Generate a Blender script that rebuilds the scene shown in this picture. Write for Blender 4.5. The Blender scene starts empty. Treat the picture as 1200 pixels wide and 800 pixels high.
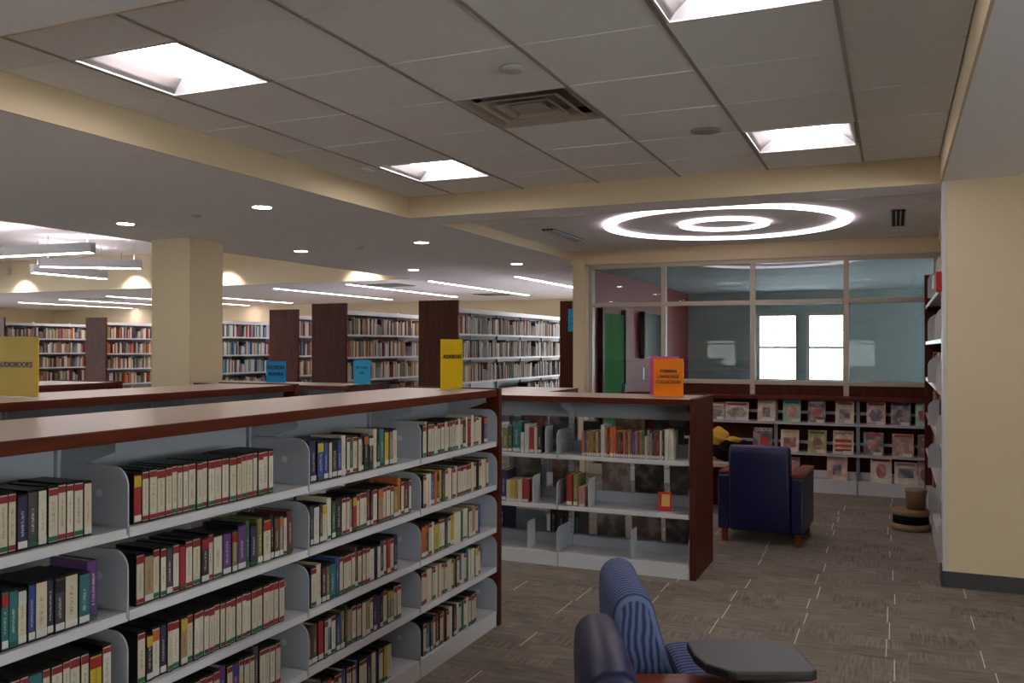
import bpy, bmesh, math, random
from mathutils import Vector, Matrix
PI = math.pi
rnd = random.Random(7)

# ---------------------------------------------------------------- camera, world, exposure
YAW, PITCH, ROLL, FPX, CAM_H = 0.41049916, 0.00638872, 0.00134079, 1030.57, 1.51
cam_data = bpy.data.cameras.new('camera'); cam = bpy.data.objects.new('camera', cam_data)
bpy.context.scene.collection.objects.link(cam)
cam_data.sensor_width = 36.0; cam_data.lens = FPX / 1200 * 36.0; cam_data.clip_start = 0.05; cam_data.clip_end = 200
_f = Vector((-math.sin(YAW) * math.cos(PITCH), math.cos(YAW) * math.cos(PITCH), math.sin(PITCH)))
_r0 = Vector((math.cos(YAW), math.sin(YAW), 0)); _u0 = _r0.cross(_f)
_r = math.cos(ROLL) * _r0 + math.sin(ROLL) * _u0; _u = -math.sin(ROLL) * _r0 + math.cos(ROLL) * _u0
cam.matrix_world = Matrix(((_r.x, _u.x, -_f.x, 0), (_r.y, _u.y, -_f.y, 0), (_r.z, _u.z, -_f.z, CAM_H), (0, 0, 0, 1)))
S = bpy.context.scene
S.camera = cam
S.view_settings.view_transform = 'Standard'; S.view_settings.look = 'None'; S.view_settings.gamma = 1
S.view_settings.use_curve_mapping = False
S.view_settings.exposure = 1.05
L_TROFFER, L_DOWN, L_LINEAR, L_RING, L_PEND, L_SKY = 9.5, 45.0, 20.0, 3.4, 12.0, 8.0
world = bpy.data.worlds.new('sky'); S.world = world; world.use_nodes = True
_bg = world.node_tree.nodes['Background']; _bg.inputs[0].default_value = (0.93, 0.97, 1.0, 1); _bg.inputs[1].default_value = L_SKY
S.cycles.max_bounces = 8; S.cycles.diffuse_bounces = 5; S.cycles.glossy_bounces = 4; S.cycles.transparent_max_bounces = 16
S.cycles.sample_clamp_indirect = 4.0
S.cycles.caustics_reflective = False; S.cycles.caustics_refractive = False

# ---------------------------------------------------------------- helpers
def proj(p):
    d = Vector(p) - Vector((0, 0, CAM_H)); z = d.dot(_f)
    if z < 0.1: return (-9999, -9999, z)
    return (600 + FPX * d.dot(_r) / z, 400 - FPX * d.dot(_u) / z, z)

def lin(c):
    return tuple((v / 255 / 12.92 if v / 255 <= 0.04045 else ((v / 255 + 0.055) / 1.055) ** 2.4) for v in c) + (1.0,)

class Nodes:
    def __init__(s, name):
        s.m = bpy.data.materials.new(name); s.m.use_nodes = True; s.t = s.m.node_tree; s.t.nodes.clear()
        s.out = s.n('ShaderNodeOutputMaterial')
    def n(s, kind, **kw):
        nd = s.t.nodes.new(kind)
        for k, v in kw.items(): setattr(nd, k, v)
        return nd
    def l(s, a, b): s.t.links.new(a, b)
    def val(s, sock, v):
        if hasattr(v, 'is_output') or isinstance(v, bpy.types.NodeSocket): s.l(v, sock)
        else: sock.default_value = v
    def math(s, op, a, b=0.0, c=None, clamp=False):
        nd = s.n('ShaderNodeMath', operation=op, use_clamp=clamp)
        s.val(nd.inputs[0], a); s.val(nd.inputs[1], b)
        if c is not None: s.val(nd.inputs[2], c)
        return nd.outputs[0]
    def mix(s, f, a, b):
        nd = s.n('ShaderNodeMix', data_type='RGBA'); s.val(nd.inputs[0], f); s.val(nd.inputs[6], a); s.val(nd.inputs[7], b)
        return nd.outputs[2]
    def noise(s, vec, scale, detail=3.0, rough=0.5):
        nd = s.n('ShaderNodeTexNoise'); nd.inputs['Scale'].default_value = scale; nd.inputs['Detail'].default_value = detail
        nd.inputs['Roughness'].default_value = rough
        if vec is not None: s.l(vec, nd.inputs['Vector'])
        return nd.outputs['Fac']
    def mapping(s, vec, scale):
        nd = s.n('ShaderNodeMapping'); s.l(vec, nd.inputs[0]); nd.inputs[3].default_value = scale; return nd.outputs[0]
    def bsdf(s, color, rough=0.5, metal=0.0, spec=0.5, bump=None, bs=0.1, bd=0.01):
        b = s.n('ShaderNodeBsdfPrincipled'); s.val(b.inputs['Base Color'], color); s.val(b.inputs['Roughness'], rough)
        b.inputs['Metallic'].default_value = metal; b.inputs['Specular IOR Level'].default_value = spec
        if bump is not None:
            bn = s.n('ShaderNodeBump'); bn.inputs['Strength'].default_value = bs; bn.inputs['Distance'].default_value = bd
            s.l(bump, bn.inputs['Height']); s.l(bn.outputs[0], b.inputs['Normal'])
        s.l(b.outputs[0], s.out.inputs[0]); return b

def paint(name, rgb, rough=0.55, var=0.04, scale=6.0, spec=0.4, metal=0.0, bs=0.05):
    N = Nodes(name); tc = N.n('ShaderNodeTexCoord').outputs['Object']
    f = N.noise(tc, scale, 4); c = lin(rgb); d = tuple(x * (1 - var * 2) for x in c[:3]) + (1,)
    fine = N.noise(tc, 180, 2)
    N.bsdf(N.mix(f, d, c), rough, metal, spec, fine, bs, 0.002); return N.m

def wood(name, dark, light, axis=2, rough=0.5):
    N = Nodes(name); tc = N.n('ShaderNodeTexCoord').outputs['Object']
    sc = [9.0, 9.0, 9.0]; sc[axis] = 0.7
    a = N.noise(N.mapping(tc, sc), 3.0, 6, 0.65); sc2 = [60.0] * 3; sc2[axis] = 2.0
    b = N.noise(N.mapping(tc, sc2), 2.0, 3)
    f = N.math('ADD', N.math('MULTIPLY', a, 0.65), N.math('MULTIPLY', b, 0.35))
    f = N.math('MULTIPLY', N.math('SUBTRACT', f, 0.3), 2.4, clamp=True)
    N.bsdf(N.mix(f, lin(dark), lin(light)), rough, 0, 0.12, b, 0.04, 0.002); return N.m

def emit(name, rgb, strength):
    N = Nodes(name); e = N.n('ShaderNodeEmission'); e.inputs[0].default_value = lin(rgb); e.inputs[1].default_value = strength
    N.l(e.outputs[0], N.out.inputs[0]); return N.m

def glass(name, tint=(1, 1, 1), rough=0.0, ior=1.5, boost=1.0):
    N = Nodes(name); tr = N.n('ShaderNodeBsdfTransparent'); tr.inputs[0].default_value = tuple(tint) + (1,)
    gl = N.n('ShaderNodeBsdfGlossy'); gl.inputs['Roughness'].default_value = rough
    fr = N.n('ShaderNodeFresnel'); fr.inputs[0].default_value = ior
    mx = N.n('ShaderNodeMixShader'); geo = N.n('ShaderNodeNewGeometry')
    N.l(N.math('MULTIPLY', N.math('MULTIPLY', fr.outputs[0], boost, clamp=True), N.math('SUBTRACT', 1.0, geo.outputs['Backfacing'])), mx.inputs[0])
    N.l(tr.outputs[0], mx.inputs[1]); N.l(gl.outputs[0], mx.inputs[2]); N.l(mx.outputs[0], N.out.inputs[0]); return N.m

def printed(name, rough=0.45):          # a book spine or cover: the book's own colour with lettering-like marks
    N = Nodes(name); tc = N.n('ShaderNodeTexCoord'); oi = N.n('ShaderNodeObjectInfo')
    sp = N.n('ShaderNodeSeparateXYZ'); N.l(tc.outputs['Object'], sp.inputs[0]); x, y, z = sp.outputs
    cm = N.n('ShaderNodeCombineXYZ')
    N.l(N.math('MULTIPLY', y, 3.0), cm.inputs[0]); N.l(N.math('MULTIPLY', z, 70.0), cm.inputs[1]); N.l(N.math('MULTIPLY', oi.outputs['Random'], 91.0), cm.inputs[2])
    g = N.noise(cm.outputs[0], 1.0, 2)
    inband = N.math('LESS_THAN', N.math('ABSOLUTE', y), 0.13)
    top = N.math('MULTIPLY', N.math('GREATER_THAN', z, 0.26), N.math('LESS_THAN', z, N.math('ADD', 0.62, N.math('MULTIPLY', oi.outputs['Random'], 0.18))))
    mark = N.math('MULTIPLY', N.math('MULTIPLY', N.math('GREATER_THAN', g, 0.5), inband), top)
    hsv = N.n('ShaderNodeSeparateColor', mode='HSV'); N.l(oi.outputs['Color'], hsv.inputs[0])
    ink = N.mix(N.math('GREATER_THAN', hsv.outputs[2], 0.22), (0.65, 0.6, 0.5, 1), (0.05, 0.04, 0.045, 1))
    base = N.mix(N.math('MULTIPLY', N.noise(cm.outputs[0], 0.35, 2), 0.25), oi.outputs['Color'], (0.15, 0.12, 0.1, 1))
    N.bsdf(N.mix(N.math('MULTIPLY', mark, 0.5), base, ink), rough, 0, 0.35); return N.m

def objcol(name, rough=0.5, spec=0.35):
    N = Nodes(name); oi = N.n('ShaderNodeObjectInfo'); tc = N.n('ShaderNodeTexCoord')
    f = N.noise(tc.outputs['Object'], 4.0, 3)
    c = N.mix(N.math('MULTIPLY', f, 0.25), oi.outputs['Color'], (0.03, 0.03, 0.03, 1))
    N.bsdf(c, rough, 0, spec); return N.m

def cover(name):                        # printed magazine cover: blocks of colour around the object's own colour
    N = Nodes(name); oi = N.n('ShaderNodeObjectInfo'); tc = N.n('ShaderNodeTexCoord').outputs['Object']
    off = N.n('ShaderNodeVectorMath', operation='ADD'); N.l(tc, off.inputs[0])
    cm = N.n('ShaderNodeCombineXYZ'); N.l(N.math('MULTIPLY', oi.outputs['Random'], 57.0), cm.inputs[0]); N.l(N.math('MULTIPLY', oi.outputs['Random'], 23.0), cm.inputs[2]); N.l(cm.outputs[0], off.inputs[1])
    nz = N.n('ShaderNodeTexNoise'); nz.inputs['Scale'].default_value = 11.0; nz.inputs['Detail'].default_value = 3; N.l(off.outputs[0], nz.inputs['Vector'])
    v = N.n('ShaderNodeTexVoronoi'); v.inputs['Scale'].default_value = 16.0; N.l(off.outputs[0], v.inputs['Vector'])
    cr = N.n('ShaderNodeValToRGB'); cr.color_ramp.interpolation = 'EASE'
    e = cr.color_ramp.elements; e[0].position = 0.42; e[0].color = (0.08, 0.06, 0.06, 1); e[1].position = 0.6; e[1].color = (0.6, 0.54, 0.48, 1)
    m = e.new(0.5); m.color = (0.28, 0.17, 0.12, 1)
    N.l(nz.outputs['Fac'], cr.inputs[0])
    mid = N.mix(0.10, cr.outputs[0], v.outputs['Color'])
    N.bsdf(N.mix(0.68, mid, oi.outputs['Color']), 0.3, 0, 0.5); return N.m

def carpet():
    N = Nodes('carpet'); tc = N.n('ShaderNodeTexCoord').outputs['Object']; sp = N.n('ShaderNodeSeparateXYZ'); N.l(tc, sp.inputs[0]); x, y, _z = sp.outputs
    ROW, COL = 0.31, 0.43
    def wn(a, b):
        w = N.n('ShaderNodeTexWhiteNoise', noise_dimensions='2D'); c = N.n('ShaderNodeCombineXYZ'); N.val(c.inputs[0], a); N.val(c.inputs[1], b); N.l(c.outputs[0], w.inputs[0]); return w.outputs['Value']
    row = N.math('FLOOR', N.math('DIVIDE', y, ROW)); fy = N.math('FRACT', N.math('DIVIDE', y, ROW))
    par = N.math('MODULO', N.math('ABSOLUTE', row), 2.0)
    sh = N.math('ADD', N.math('MULTIPLY', par, 0.05), N.math('MULTIPLY', wn(row, 3.0), 0.09))
    cx = N.math('ADD', N.math('DIVIDE', x, COL), sh); col = N.math('FLOOR', cx); fx = N.math('FRACT', cx)
    line = N.math('LESS_THAN', fx, 0.011)
    cut = N.math('MULTIPLY', N.math('GREATER_THAN', fy, N.math('MULTIPLY', wn(col, row), 0.3)), N.math('GREATER_THAN', wn(N.math('ADD', col, 9.0), row), 0.3))
    line = N.math('MULTIPLY', line, cut)
    # tufted blocks: grain runs across in most cells, along in some
    bx = N.math('FLOOR', N.math('MULTIPLY', N.math('ADD', x, N.math('MULTIPLY', wn(row, 5.0), 0.3)), 3.1)); by = N.math('FLOOR', N.math('MULTIPLY', y, 1 / ROW * 2))
    turn = N.math('GREATER_THAN', wn(bx, by), 0.72)
    ga = N.noise(N.mapping(tc, (5, 75, 1)), 1.0, 3); gb = N.noise(N.mapping(tc, (80, 6, 1)), 1.0, 3)
    g = N.mix(turn, ga, gb)
    big = N.noise(tc, 3.0, 4); wob = N.noise(N.mapping(tc, (9, 22, 1)), 1.0, 2); fine = N.noise(tc, 240, 2)
    f = N.math('ADD', N.math('ADD', N.math('MULTIPLY', g, 0.9), N.math('MULTIPLY', wob, 0.35)), N.math('ADD', N.math('MULTIPLY', wn(bx, N.math('ADD', by, 0.5)), 0.14), N.math('MULTIPLY', fine, 0.25)))
    f = N.math('MULTIPLY', N.math('SUBTRACT', f, 0.55), 1.35, clamp=True)
    base = N.mix(f, lin((88, 81, 72)), lin((162, 151, 137)))
    base = N.mix(N.math('MULTIPLY', big, 0.3), base, lin((108, 100, 90)))
    N.bsdf(N.mix(N.math('MULTIPLY', line, 0.8), base, lin((225, 218, 202))), 0.95, 0, 0.1, g, 0.35, 0.004); return N.m

def striped(name, axis):
    N = Nodes(name); tc = N.n('ShaderNodeTexCoord').outputs['Object']; sp = N.n('ShaderNodeSeparateXYZ'); N.l(tc, sp.inputs[0])
    w = N.noise(N.mapping(tc, (7, 7, 7)), 1.0, 2)
    ph = N.math('ADD', N.math('MULTIPLY', sp.outputs[axis], 38.0 if axis == 1 else 50.0), N.math('MULTIPLY', w, 0.5 if axis == 1 else 3.0))
    t = N.math('ABSOLUTE', N.math('SUBTRACT', N.math('MULTIPLY', N.math('FRACT', ph), 2.0), 1.0))
    t = N.math('MULTIPLY', N.math('SUBTRACT', t, 0.25), 2.0, clamp=True)
    N.bsdf(N.mix(t, lin((44, 54, 88)), lin((92, 104, 138))), 0.8, 0, 0.2, t, 0.25, 0.004); return N.m

M = {}
M['ceil'] = paint('ceiling_paint', (240, 238, 242), 0.8, 0.02, 1.5)
M['tile'] = paint('acoustic_tile', (236, 236, 238), 0.9, 0.04, 25, 0.1, bs=0.25)
M['refl'] = paint('troffer_reflector', (178, 172, 170), 0.5)
M['diff'] = paint('diffuser_metal', (170, 158, 146), 0.5)
M['grid'] = paint('ceiling_grid_metal', (150, 145, 138), 0.5)
M['cream'] = paint('cream_wall_paint', (203, 184, 152), 0.7, 0.02, 1.0)
M['white'] = paint('white_enamel', (186, 186, 187), 0.35, 0.02, 3)
M['steel'] = paint('grey_enamel_steel', (152, 156, 163), 0.4, 0.03, 4)
M['dark'] = paint('dark_void', (16, 14, 14), 0.8)
M['black'] = paint('black_plastic', (24, 23, 24), 0.4)
M['mahog'] = wood('mahogany_veneer', (44, 17, 11), (90, 42, 27))
M['mahog_y'] = wood('mahogany_edge', (54, 21, 12), (98, 45, 28), 0)
M['counter'] = paint('counter_laminate', (172, 153, 136), 0.32, 0.04, 14, 0.5)
M['base'] = paint('rubber_baseboard', (62, 60, 62), 0.5)
M['frame'] = paint('pale_metal_frame', (176, 164, 148), 0.4)
M['red_wall'] = paint('red_wall_paint', (112, 30, 36), 0.6)
M['room_wall'] = paint('room_wall_paint', (140, 150, 150), 0.7)
M['room_ceil'] = paint('room_ceiling_paint', (176, 186, 192), 0.8)
M['glass'] = glass('partition_glass', (0.80, 0.85, 0.86), 0.0, 1.52, 1.7)
M['frost'] = glass('frosted_glass', (0.80, 0.84, 0.84), 0.02, 1.5)
M['acrylic'] = glass('clear_acrylic', (0.94, 0.96, 0.97), 0.0, 1.45, 0.22)
M['winglass'] = glass('window_glass', (0.96, 0.98, 0.98))
M['carpet'] = carpet()
M['cloth_blue'] = paint('navy_vinyl', (15, 19, 55), 0.45, 0.05, 5, 0.35)
M['stripe_v'] = striped('striped_fabric_across', 1); M['stripe_u'] = striped('striped_fabric_side', 0)
M['armwood'] = wood('cherry_armrest', (76, 30, 18), (124, 58, 38), 0, 0.3)
M['tablet'] = paint('dark_brown_laminate', (40, 34, 31), 0.45, 0.03, 30)
M['printed'] = printed('printed_spine'); M['case'] = objcol('book_body', 0.5); M['flat'] = objcol('printed_patch', 0.6)
M['pages'] = paint('page_block', (214, 200, 172), 0.9); M['cover'] = cover('magazine_cover')
M['bk_case'] = paint('black_audio_case', (20, 18, 18), 0.38)
M['e_trof'] = emit('troffer_lens', (255, 244, 248), L_TROFFER); M['e_down'] = emit('downlight_lens', (255, 246, 236), L_DOWN)
M['e_lin'] = emit('linear_lens', (255, 240, 244), L_LINEAR); M['e_ring'] = emit('ring_lens', (255, 236, 240), L_RING)
M['e_pend'] = emit('pendant_lens', (255, 238, 242), L_PEND)
M['stool'] = paint('tan_step_plastic', (128, 104, 72), 0.5); M['red'] = paint('red_alarm_plastic', (170, 34, 30), 0.4)
M['blind'] = paint('roller_blind', (150, 144, 134), 0.8); M['tv'] = paint('tv_screen', (20, 26, 26), 0.15)
M['green'] = paint('green_glass_board', (62, 108, 66), 0.9, 0.04, 6, 0.05)
M['leaf'] = paint('foliage_outside', (60, 92, 50), 0.8, 0.3, 3); M['brick_out'] = paint('pale_brick', (120, 122, 118), 0.9, 0.2, 8)

class MB:
    """collects solids into one mesh"""
    def __init__(s): s.bm = bmesh.new(); s.mats = []
    def mi(s, m):
        if m not in s.mats: s.mats.append(m)
        return s.mats.index(m)
    def box(s, x0, x1, y0, y1, z0, z1, m='white'):
        v = [s.bm.verts.new(p) for p in ((x0, y0, z0), (x1, y0, z0), (x1, y1, z0), (x0, y1, z0), (x0, y0, z1), (x1, y0, z1), (x1, y1, z1), (x0, y1, z1))]
        for f in ((0, 3, 2, 1), (4, 5, 6, 7), (0, 1, 5, 4), (1, 2, 6, 5), (2, 3, 7, 6), (3, 0, 4, 7)):
            s.bm.faces.new([v[i] for i in f]).material_index = s.mi(m)
        return s
    def prism(s, poly, axis, a, b, m='white', smooth=False, cap=None):
        """poly in the two other axes (in xyz order), extruded along axis from a to b"""
        def P(u, v, w): return ((w, u, v), (u, w, v), (u, v, w))[axis]
        A = [s.bm.verts.new(P(u, v, a)) for u, v in poly]; B = [s.bm.verts.new(P(u, v, b)) for u, v in poly]
        n = len(poly)
        for i in range(n):
            f = s.bm.faces.new((A[i], A[(i + 1) % n], B[(i + 1) % n], B[i])); f.material_index = s.mi(m); f.smooth = smooth
        for f in (s.bm.faces.new(A[::-1]), s.bm.faces.new(B)): f.material_index = s.mi(cap or m)
        return s
    def lathe(s, prof, m='white', n=24, cx=0, cy=0, smooth=True):
        rings = [[s.bm.verts.new((cx + r * math.cos(2 * PI * i / n), cy + r * math.sin(2 * PI * i / n), z)) for i in range(n)] for r, z in prof]
        for a, b in zip(rings, rings[1:]):
            for i in range(n):
                f = s.bm.faces.new((a[i], a[(i + 1) % n], b[(i + 1) % n], b[i])); f.material_index = s.mi(m); f.smooth = smooth
        for ring, rev in ((rings[0], True), (rings[-1], False)):
            f = s.bm.faces.new(ring[::-1] if rev else ring); f.material_index = s.mi(m)
        return s
    def annulus(s, cx, cy, r0, r1, z0, z1, m, n=96):
        R = [[s.bm.verts.new((cx + r * math.cos(2 * PI * i / n), cy + r * math.sin(2 * PI * i / n), z)) for i in range(n)] for r, z in ((r0, z0), (r1, z0), (r1, z1), (r0, z1))]
        for k in range(4):
            a, b = R[k], R[(k + 1) % 4]
            for i in range(n): s.bm.faces.new((a[i], a[(i + 1) % n], b[(i + 1) % n], b[i])).material_index = s.mi(m)
        return s
    def mesh(s, name, bevel=0.0, seg=2):
        bmesh.ops.recalc_face_normals(s.bm, faces=s.bm.faces[:])
        if bevel:
            es = [e for e in s.bm.edges if len(e.link_faces) == 2 and e.calc_face_angle(0) > 0.6]
            bmesh.ops.bevel(s.bm, geom=es, offset=bevel, segments=seg, affect='EDGES', profile=0.5, clamp_overlap=True)
        me = bpy.data.meshes.new(name); s.bm.to_mesh(me); s.bm.free()
        for m in s.mats: me.materials.append(M[m])
        return me

def put(name, me, parent=None, loc=(0, 0, 0), rot=(0, 0, 0), scale=(1, 1, 1), color=None):
    o = bpy.data.objects.new(name, me); S.collection.objects.link(o)
    o.parent = parent; o.location = loc; o.rotation_euler = rot; o.scale = scale
    if color: o.color = color
    return o
def solid(name, mb, parent=None, bevel=0.0, **kw): return put(name, mb.mesh(name, bevel), parent, **kw)
def tag(o, label, cat, group=None, kind=None):
    if label: o['label'] = label
    if cat: o['category'] = cat
    if group: o['group'] = group
    if kind: o['kind'] = kind
    return o
def thing(name, label, cat, loc=(0, 0, 0), rz=0.0, group=None):
    return tag(put(name, None, loc=loc, rot=(0, 0, rz)), label, cat, group)
def struct(name, mb, parent=None, bevel=0.0):
    o = solid(name, mb, parent, bevel)
    if parent is None: o['kind'] = 'structure'
    return o
def box(x0, x1, y0, y1, z0, z1, m='white'): return MB().box(x0, x1, y0, y1, z0, z1, m)
def text(body, size, parent, loc, rot, m, name='lettering', width=None, align='CENTER', spacing=1.0):
    cu = bpy.data.curves.new(name, 'FONT'); cu.body = body; cu.size = size; cu.align_x = align; cu.align_y = 'CENTER'; cu.extrude = 0.0006; cu.offset = size * 0.022; cu.space_line = spacing
    t = bpy.data.objects.new(name, cu); S.collection.objects.link(t)
    bpy.context.view_layer.update()
    me = bpy.data.meshes.new_from_object(t.evaluated_get(bpy.context.evaluated_depsgraph_get())); bpy.data.objects.remove(t)
    me.materials.clear(); me.materials.append(M[m])
    o = put(name, me, parent, loc, rot)
    if width:
        xs = [v.co.x for v in me.vertices]; k = width / (max(xs) - min(xs)); o.scale = (k, k, 1)
    return o

# ---------------------------------------------------------------- setting
Z1, Z2, Z3, Z4 = 2.565, 2.735, 2.65, 3.18
CX0, CX1, CY0, CY1 = -3.66, 0.28, 2.04, 6.27          # tiled coffer
RX0, RX1, RY0, RY1 = -3.60, 0.42, 6.65, 10.03         # ring light coffer
PX0, PX1, PY0, PY1 = -17.5, -6.88, 3.4, 11.9          # pendant coffer
W0, W1, YB, YF = -22.4, 5.0, -3.0, 18.1
struct('floor', box(W0, W1, YB, YF + .3, -.1, 0, 'carpet'))
c = MB(); T = Z4 + .25
for x0, x1, y0, y1 in ((W0, PX0, YB, YF), (PX0, PX1, YB, PY0), (PX0, PX1, PY1, YF), (PX1, CX0, YB, YF), (CX0, RX0, CY1, YF), (CX0, CX1, YB, CY0),
                       (RX0, CX1, CY1, RY0), (CX1, RX1, CY1, RY0), (CX1, .71, YB, CY1), (.71, W1, YB, -2.2), (RX1, W1, 6.42, 10.03)):
    c.box(x0, x1, y0, y1, Z1, T, 'ceil')
ceiling = struct('ceiling', c)
struct('ceiling_coffer_top', box(CX0, CX1, CY0, CY1, Z2 + .16, T, 'dark'), ceiling)
struct('ring_coffer_top', box(RX0, RX1, RY0, RY1, Z3 + .012, T, 'ceil'), ceiling)
struct('pendant_coffer_top', box(PX0, PX1, PY0, PY1, Z4, T, 'ceil'), ceiling)
struct('side_coffer_top', box(.71, W1, -2.2, 6.2, Z2, T, 'ceil'), ceiling)
def lining(name, x0, x1, y0, y1, zt, t=.012):
    m = MB(); m.box(x0, x0 + t, y0, y1, Z1 - .001, zt, 'cream').box(x1 - t, x1, y0, y1, Z1 - .001, zt, 'cream')
    m.box(x0 + t, x1 - t, y0, y0 + t, Z1 - .001, zt, 'cream').box(x0 + t, x1 - t, y1 - t, y1, Z1 - .001, zt, 'cream'); return struct(name, m, ceiling)
lining('coffer_lining', CX0, CX1, CY0, CY1, Z2 + .16); lining('ring_coffer_lining', RX0, RX1, RY0, RY1, Z3 + .012)
lining('pendant_coffer_lining', PX0, PX1, PY0, PY1, Z4)
# tiles and grid of the coffer
GX = [CX0 + .012] + [-3.24 + .61 * k for k in range(6)] + [CX1 - .012]
GY = [CY0 + .012] + [2.68 + .605 * k for k in range(6)] + [CY1 - .012]
LIGHTS = {(1, 1): 'left front', (5, 1): 'right front', (1, 5): 'left rear', (5, 5): 'right rear'}
DIFF = (3, 3)
GW = .008
for i in range(len(GX) - 1):
    for j in range(len(GY) - 1):
        if (i, j) in LIGHTS or (i, j) == DIFF: continue
        dz = rnd.uniform(0, .0015)
        solid('ceiling_tile', box(GX[i] + GW * .6, GX[i + 1] - GW * .6, GY[j] + GW * .6, GY[j + 1] - GW * .6, Z2 + dz + .001, Z2 + .016, 'tile'), ceiling, .002)
for k, x in enumerate(GX[1:-1]): solid('grid_rail', box(x - GW, x + GW, GY[0], GY[-1], Z2 - .003, Z2 + .004, 'grid'), ceiling)
for y in GY[1:-1]:
    for a, b in zip(GX, GX[1:]): solid('cross_rail', box(a + GW, b - GW, y - .006, y + .006, Z2 - .0015, Z2 + .004, 'tile'), ceiling)
# walls
struct('wall_far', MB().box(W0, -3.55, YF, YF + .15, 0, T, 'cream'))
m = MB(); ys = YB; side = [(-1.5, 2.5), (3.5, 7.5), (8.5, 12.5)]
for a, b in side:
    m.box(W0 - .15, W0, ys, a, 0, T, 'cream'); m.box(W0 - .15, W0, a, b, 0, .8, 'cream'); m.box(W0 - .15, W0, a, b, 2.4, T, 'cream'); ys = b
m.box(W0 - .15, W0, ys, YF, 0, T, 'cream'); struct('wall_left', m)
for k, (a, b) in enumerate(side):
    w = struct('window_%d' % (k + 13), MB().box(W0 - .1, W0 - .03, a, a + .05, .8, 2.4, 'frame').box(W0 - .1, W0 - .03, b - .05, b, .8, 2.4, 'frame').box(W0 - .1, W0 - .03, a + .05, b - .05, .8, .85, 'frame').box(W0 - .1, W0 - .03, a + .05, b - .05, 2.35, 2.4, 'frame'))  # unseen windows, added so daylight from the left lifts the ceiling
    solid('pane', box(W0 - .07, W0 - .065, a + .05, b - .05, .85, 2.35, 'winglass'), w)
m = MB(); ys = YB; side = [(-2.4, -.9), (.3, 1.8)]
for a, b in side:
    m.box(W1, W1 + .15, ys, a, 0, T, 'cream'); m.box(W1, W1 + .15, a, b, 0, .8, 'cream'); m.box(W1, W1 + .15, a, b, 2.4, T, 'cream'); ys = b
m.box(W1, W1 + .15, ys, 6.2, 0, T, 'cream'); struct('wall_right', m)
for k, (a, b) in enumerate(side):
    w = struct('window_%d' % (k + 9), MB().box(W1 + .03, W1 + .1, a, a + .05, .8, 2.4, 'frame').box(W1 + .03, W1 + .1, b - .05, b, .8, 2.4, 'frame').box(W1 + .03, W1 + .1, a + .05, b - .05, .8, .85, 'frame').box(W1 + .03, W1 + .1, a + .05, b - .05, 2.35, 2.4, 'frame'))  # added out of view as a daylight source for ceiling and foreground
    solid('pane', box(W1 + .06, W1 + .065, a + .05, b - .05, .85, 2.35, 'winglass'), w)
wr = struct('wall_front', MB().box(CX1, W1, 6.2, 6.42, 0, T, 'cream'), bevel=.004)
struct('baseboard_front', box(CX1 - .008, W1, 6.188, 6.2, 0, .10, 'base'), bevel=.003)
struct('baseboard_front_return', box(CX1 - .012, CX1, 6.188, 6.42, 0, .10, 'base'))['kind'] = 'structure'
struct('trim_1', box(CX1 - .004, CX1 + .02, 6.196, 6.212, .10, Z1, 'white'))
struct('wall_storage', box(.62, .77, 6.42, 10.1, 0, T, 'cream'))
struct('wall_header', box(-3.6, .62, 10.0, 10.12, 2.49, T, 'cream'))
struct('column_rear', box(-3.545, -3.40, 9.98, 10.39, 0, Z1 - .002, 'cream'), bevel=.004)
struct('column_front', box(-6.75, -6.26, 6.56, 7.02, 0, Z1 + .01, 'cream'), bevel=.004)
# back wall (behind the camera) with two narrow windows, blinds half down, and two added wide ones
wins = [(-20, -17), (-16, -13), (-4.55, -3.75), (-1.1, -.4)]  # wide pair is added, unseen, to bring in more ambient daylight
m = MB(); xs = W0
for a, b in wins:
    m.box(xs, a, YB - .2, YB, 0, T, 'cream'); m.box(a, b, YB - .2, YB, 0, 1.0, 'cream'); m.box(a, b, YB - .2, YB, 2.2, T, 'cream'); xs = b
m.box(xs, W1, YB - .2, YB, 0, T, 'cream'); struct('wall_back', m)
def sash_window(name, x0, x1, z0, z1, y, t=.05, blind=None, out=1, mull=True):
    """double hung: outer frame, meeting rail, upper sash with a cross"""
    w = struct(name, MB().box(x0, x0 + .045, y - t, y + t, z0, z1, 'frame').box(x1 - .045, x1, y - t, y + t, z0, z1, 'frame').box(x0 + .045, x1 - .045, y - t, y + t, z1 - .05, z1, 'frame').box(x0 + .045, x1 - .045, y - t, y + t, z0, z0 + .05, 'frame'))
    zm = (z0 + z1) / 2
    solid('meeting_rail', box(x0 + .045, x1 - .045, y - .02, y + .02, zm - .02, zm + .02, 'frame'), w)
    if mull:
        xm = (x0 + x1) / 2; zq = (zm + z1) / 2
        solid('muntin', box(xm - .008, xm + .008, y - .012, y + .012, zm + .02, z1 - .05, 'frame'), w)
        for a, b in ((x0 + .045, xm - .008), (xm + .008, x1 - .045)): solid('muntin', box(a, b, y - .012, y + .012, zq - .008, zq + .008, 'frame'), w)
    solid('pane', box(x0 + .045, x1 - .045, y + out * .025, y + out * .03, z0 + .05, z1 - .05, 'winglass'), w)
    if blind: solid('blind', box(x0 + .01, x1 - .01, y - out * .075, y - out * .07, blind, z1, 'blind'), w)
    return w
for k, (a, b) in enumerate(wins): sash_window('window_%d' % (k + 1), a, b, 1.0, 2.2, YB - .1, blind=1.68 if b - a < 1 else None, out=-1, mull=b - a < 1)
tag(solid('neighbouring_building', MB().box(-9, 4, -14, -13, -1, 2.2, 'brick_out').box(-9, 4, -14.3, -12.9, 2.2, 2.35, 'frame')), 'pale brick building outside the rear windows', 'building')

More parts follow.
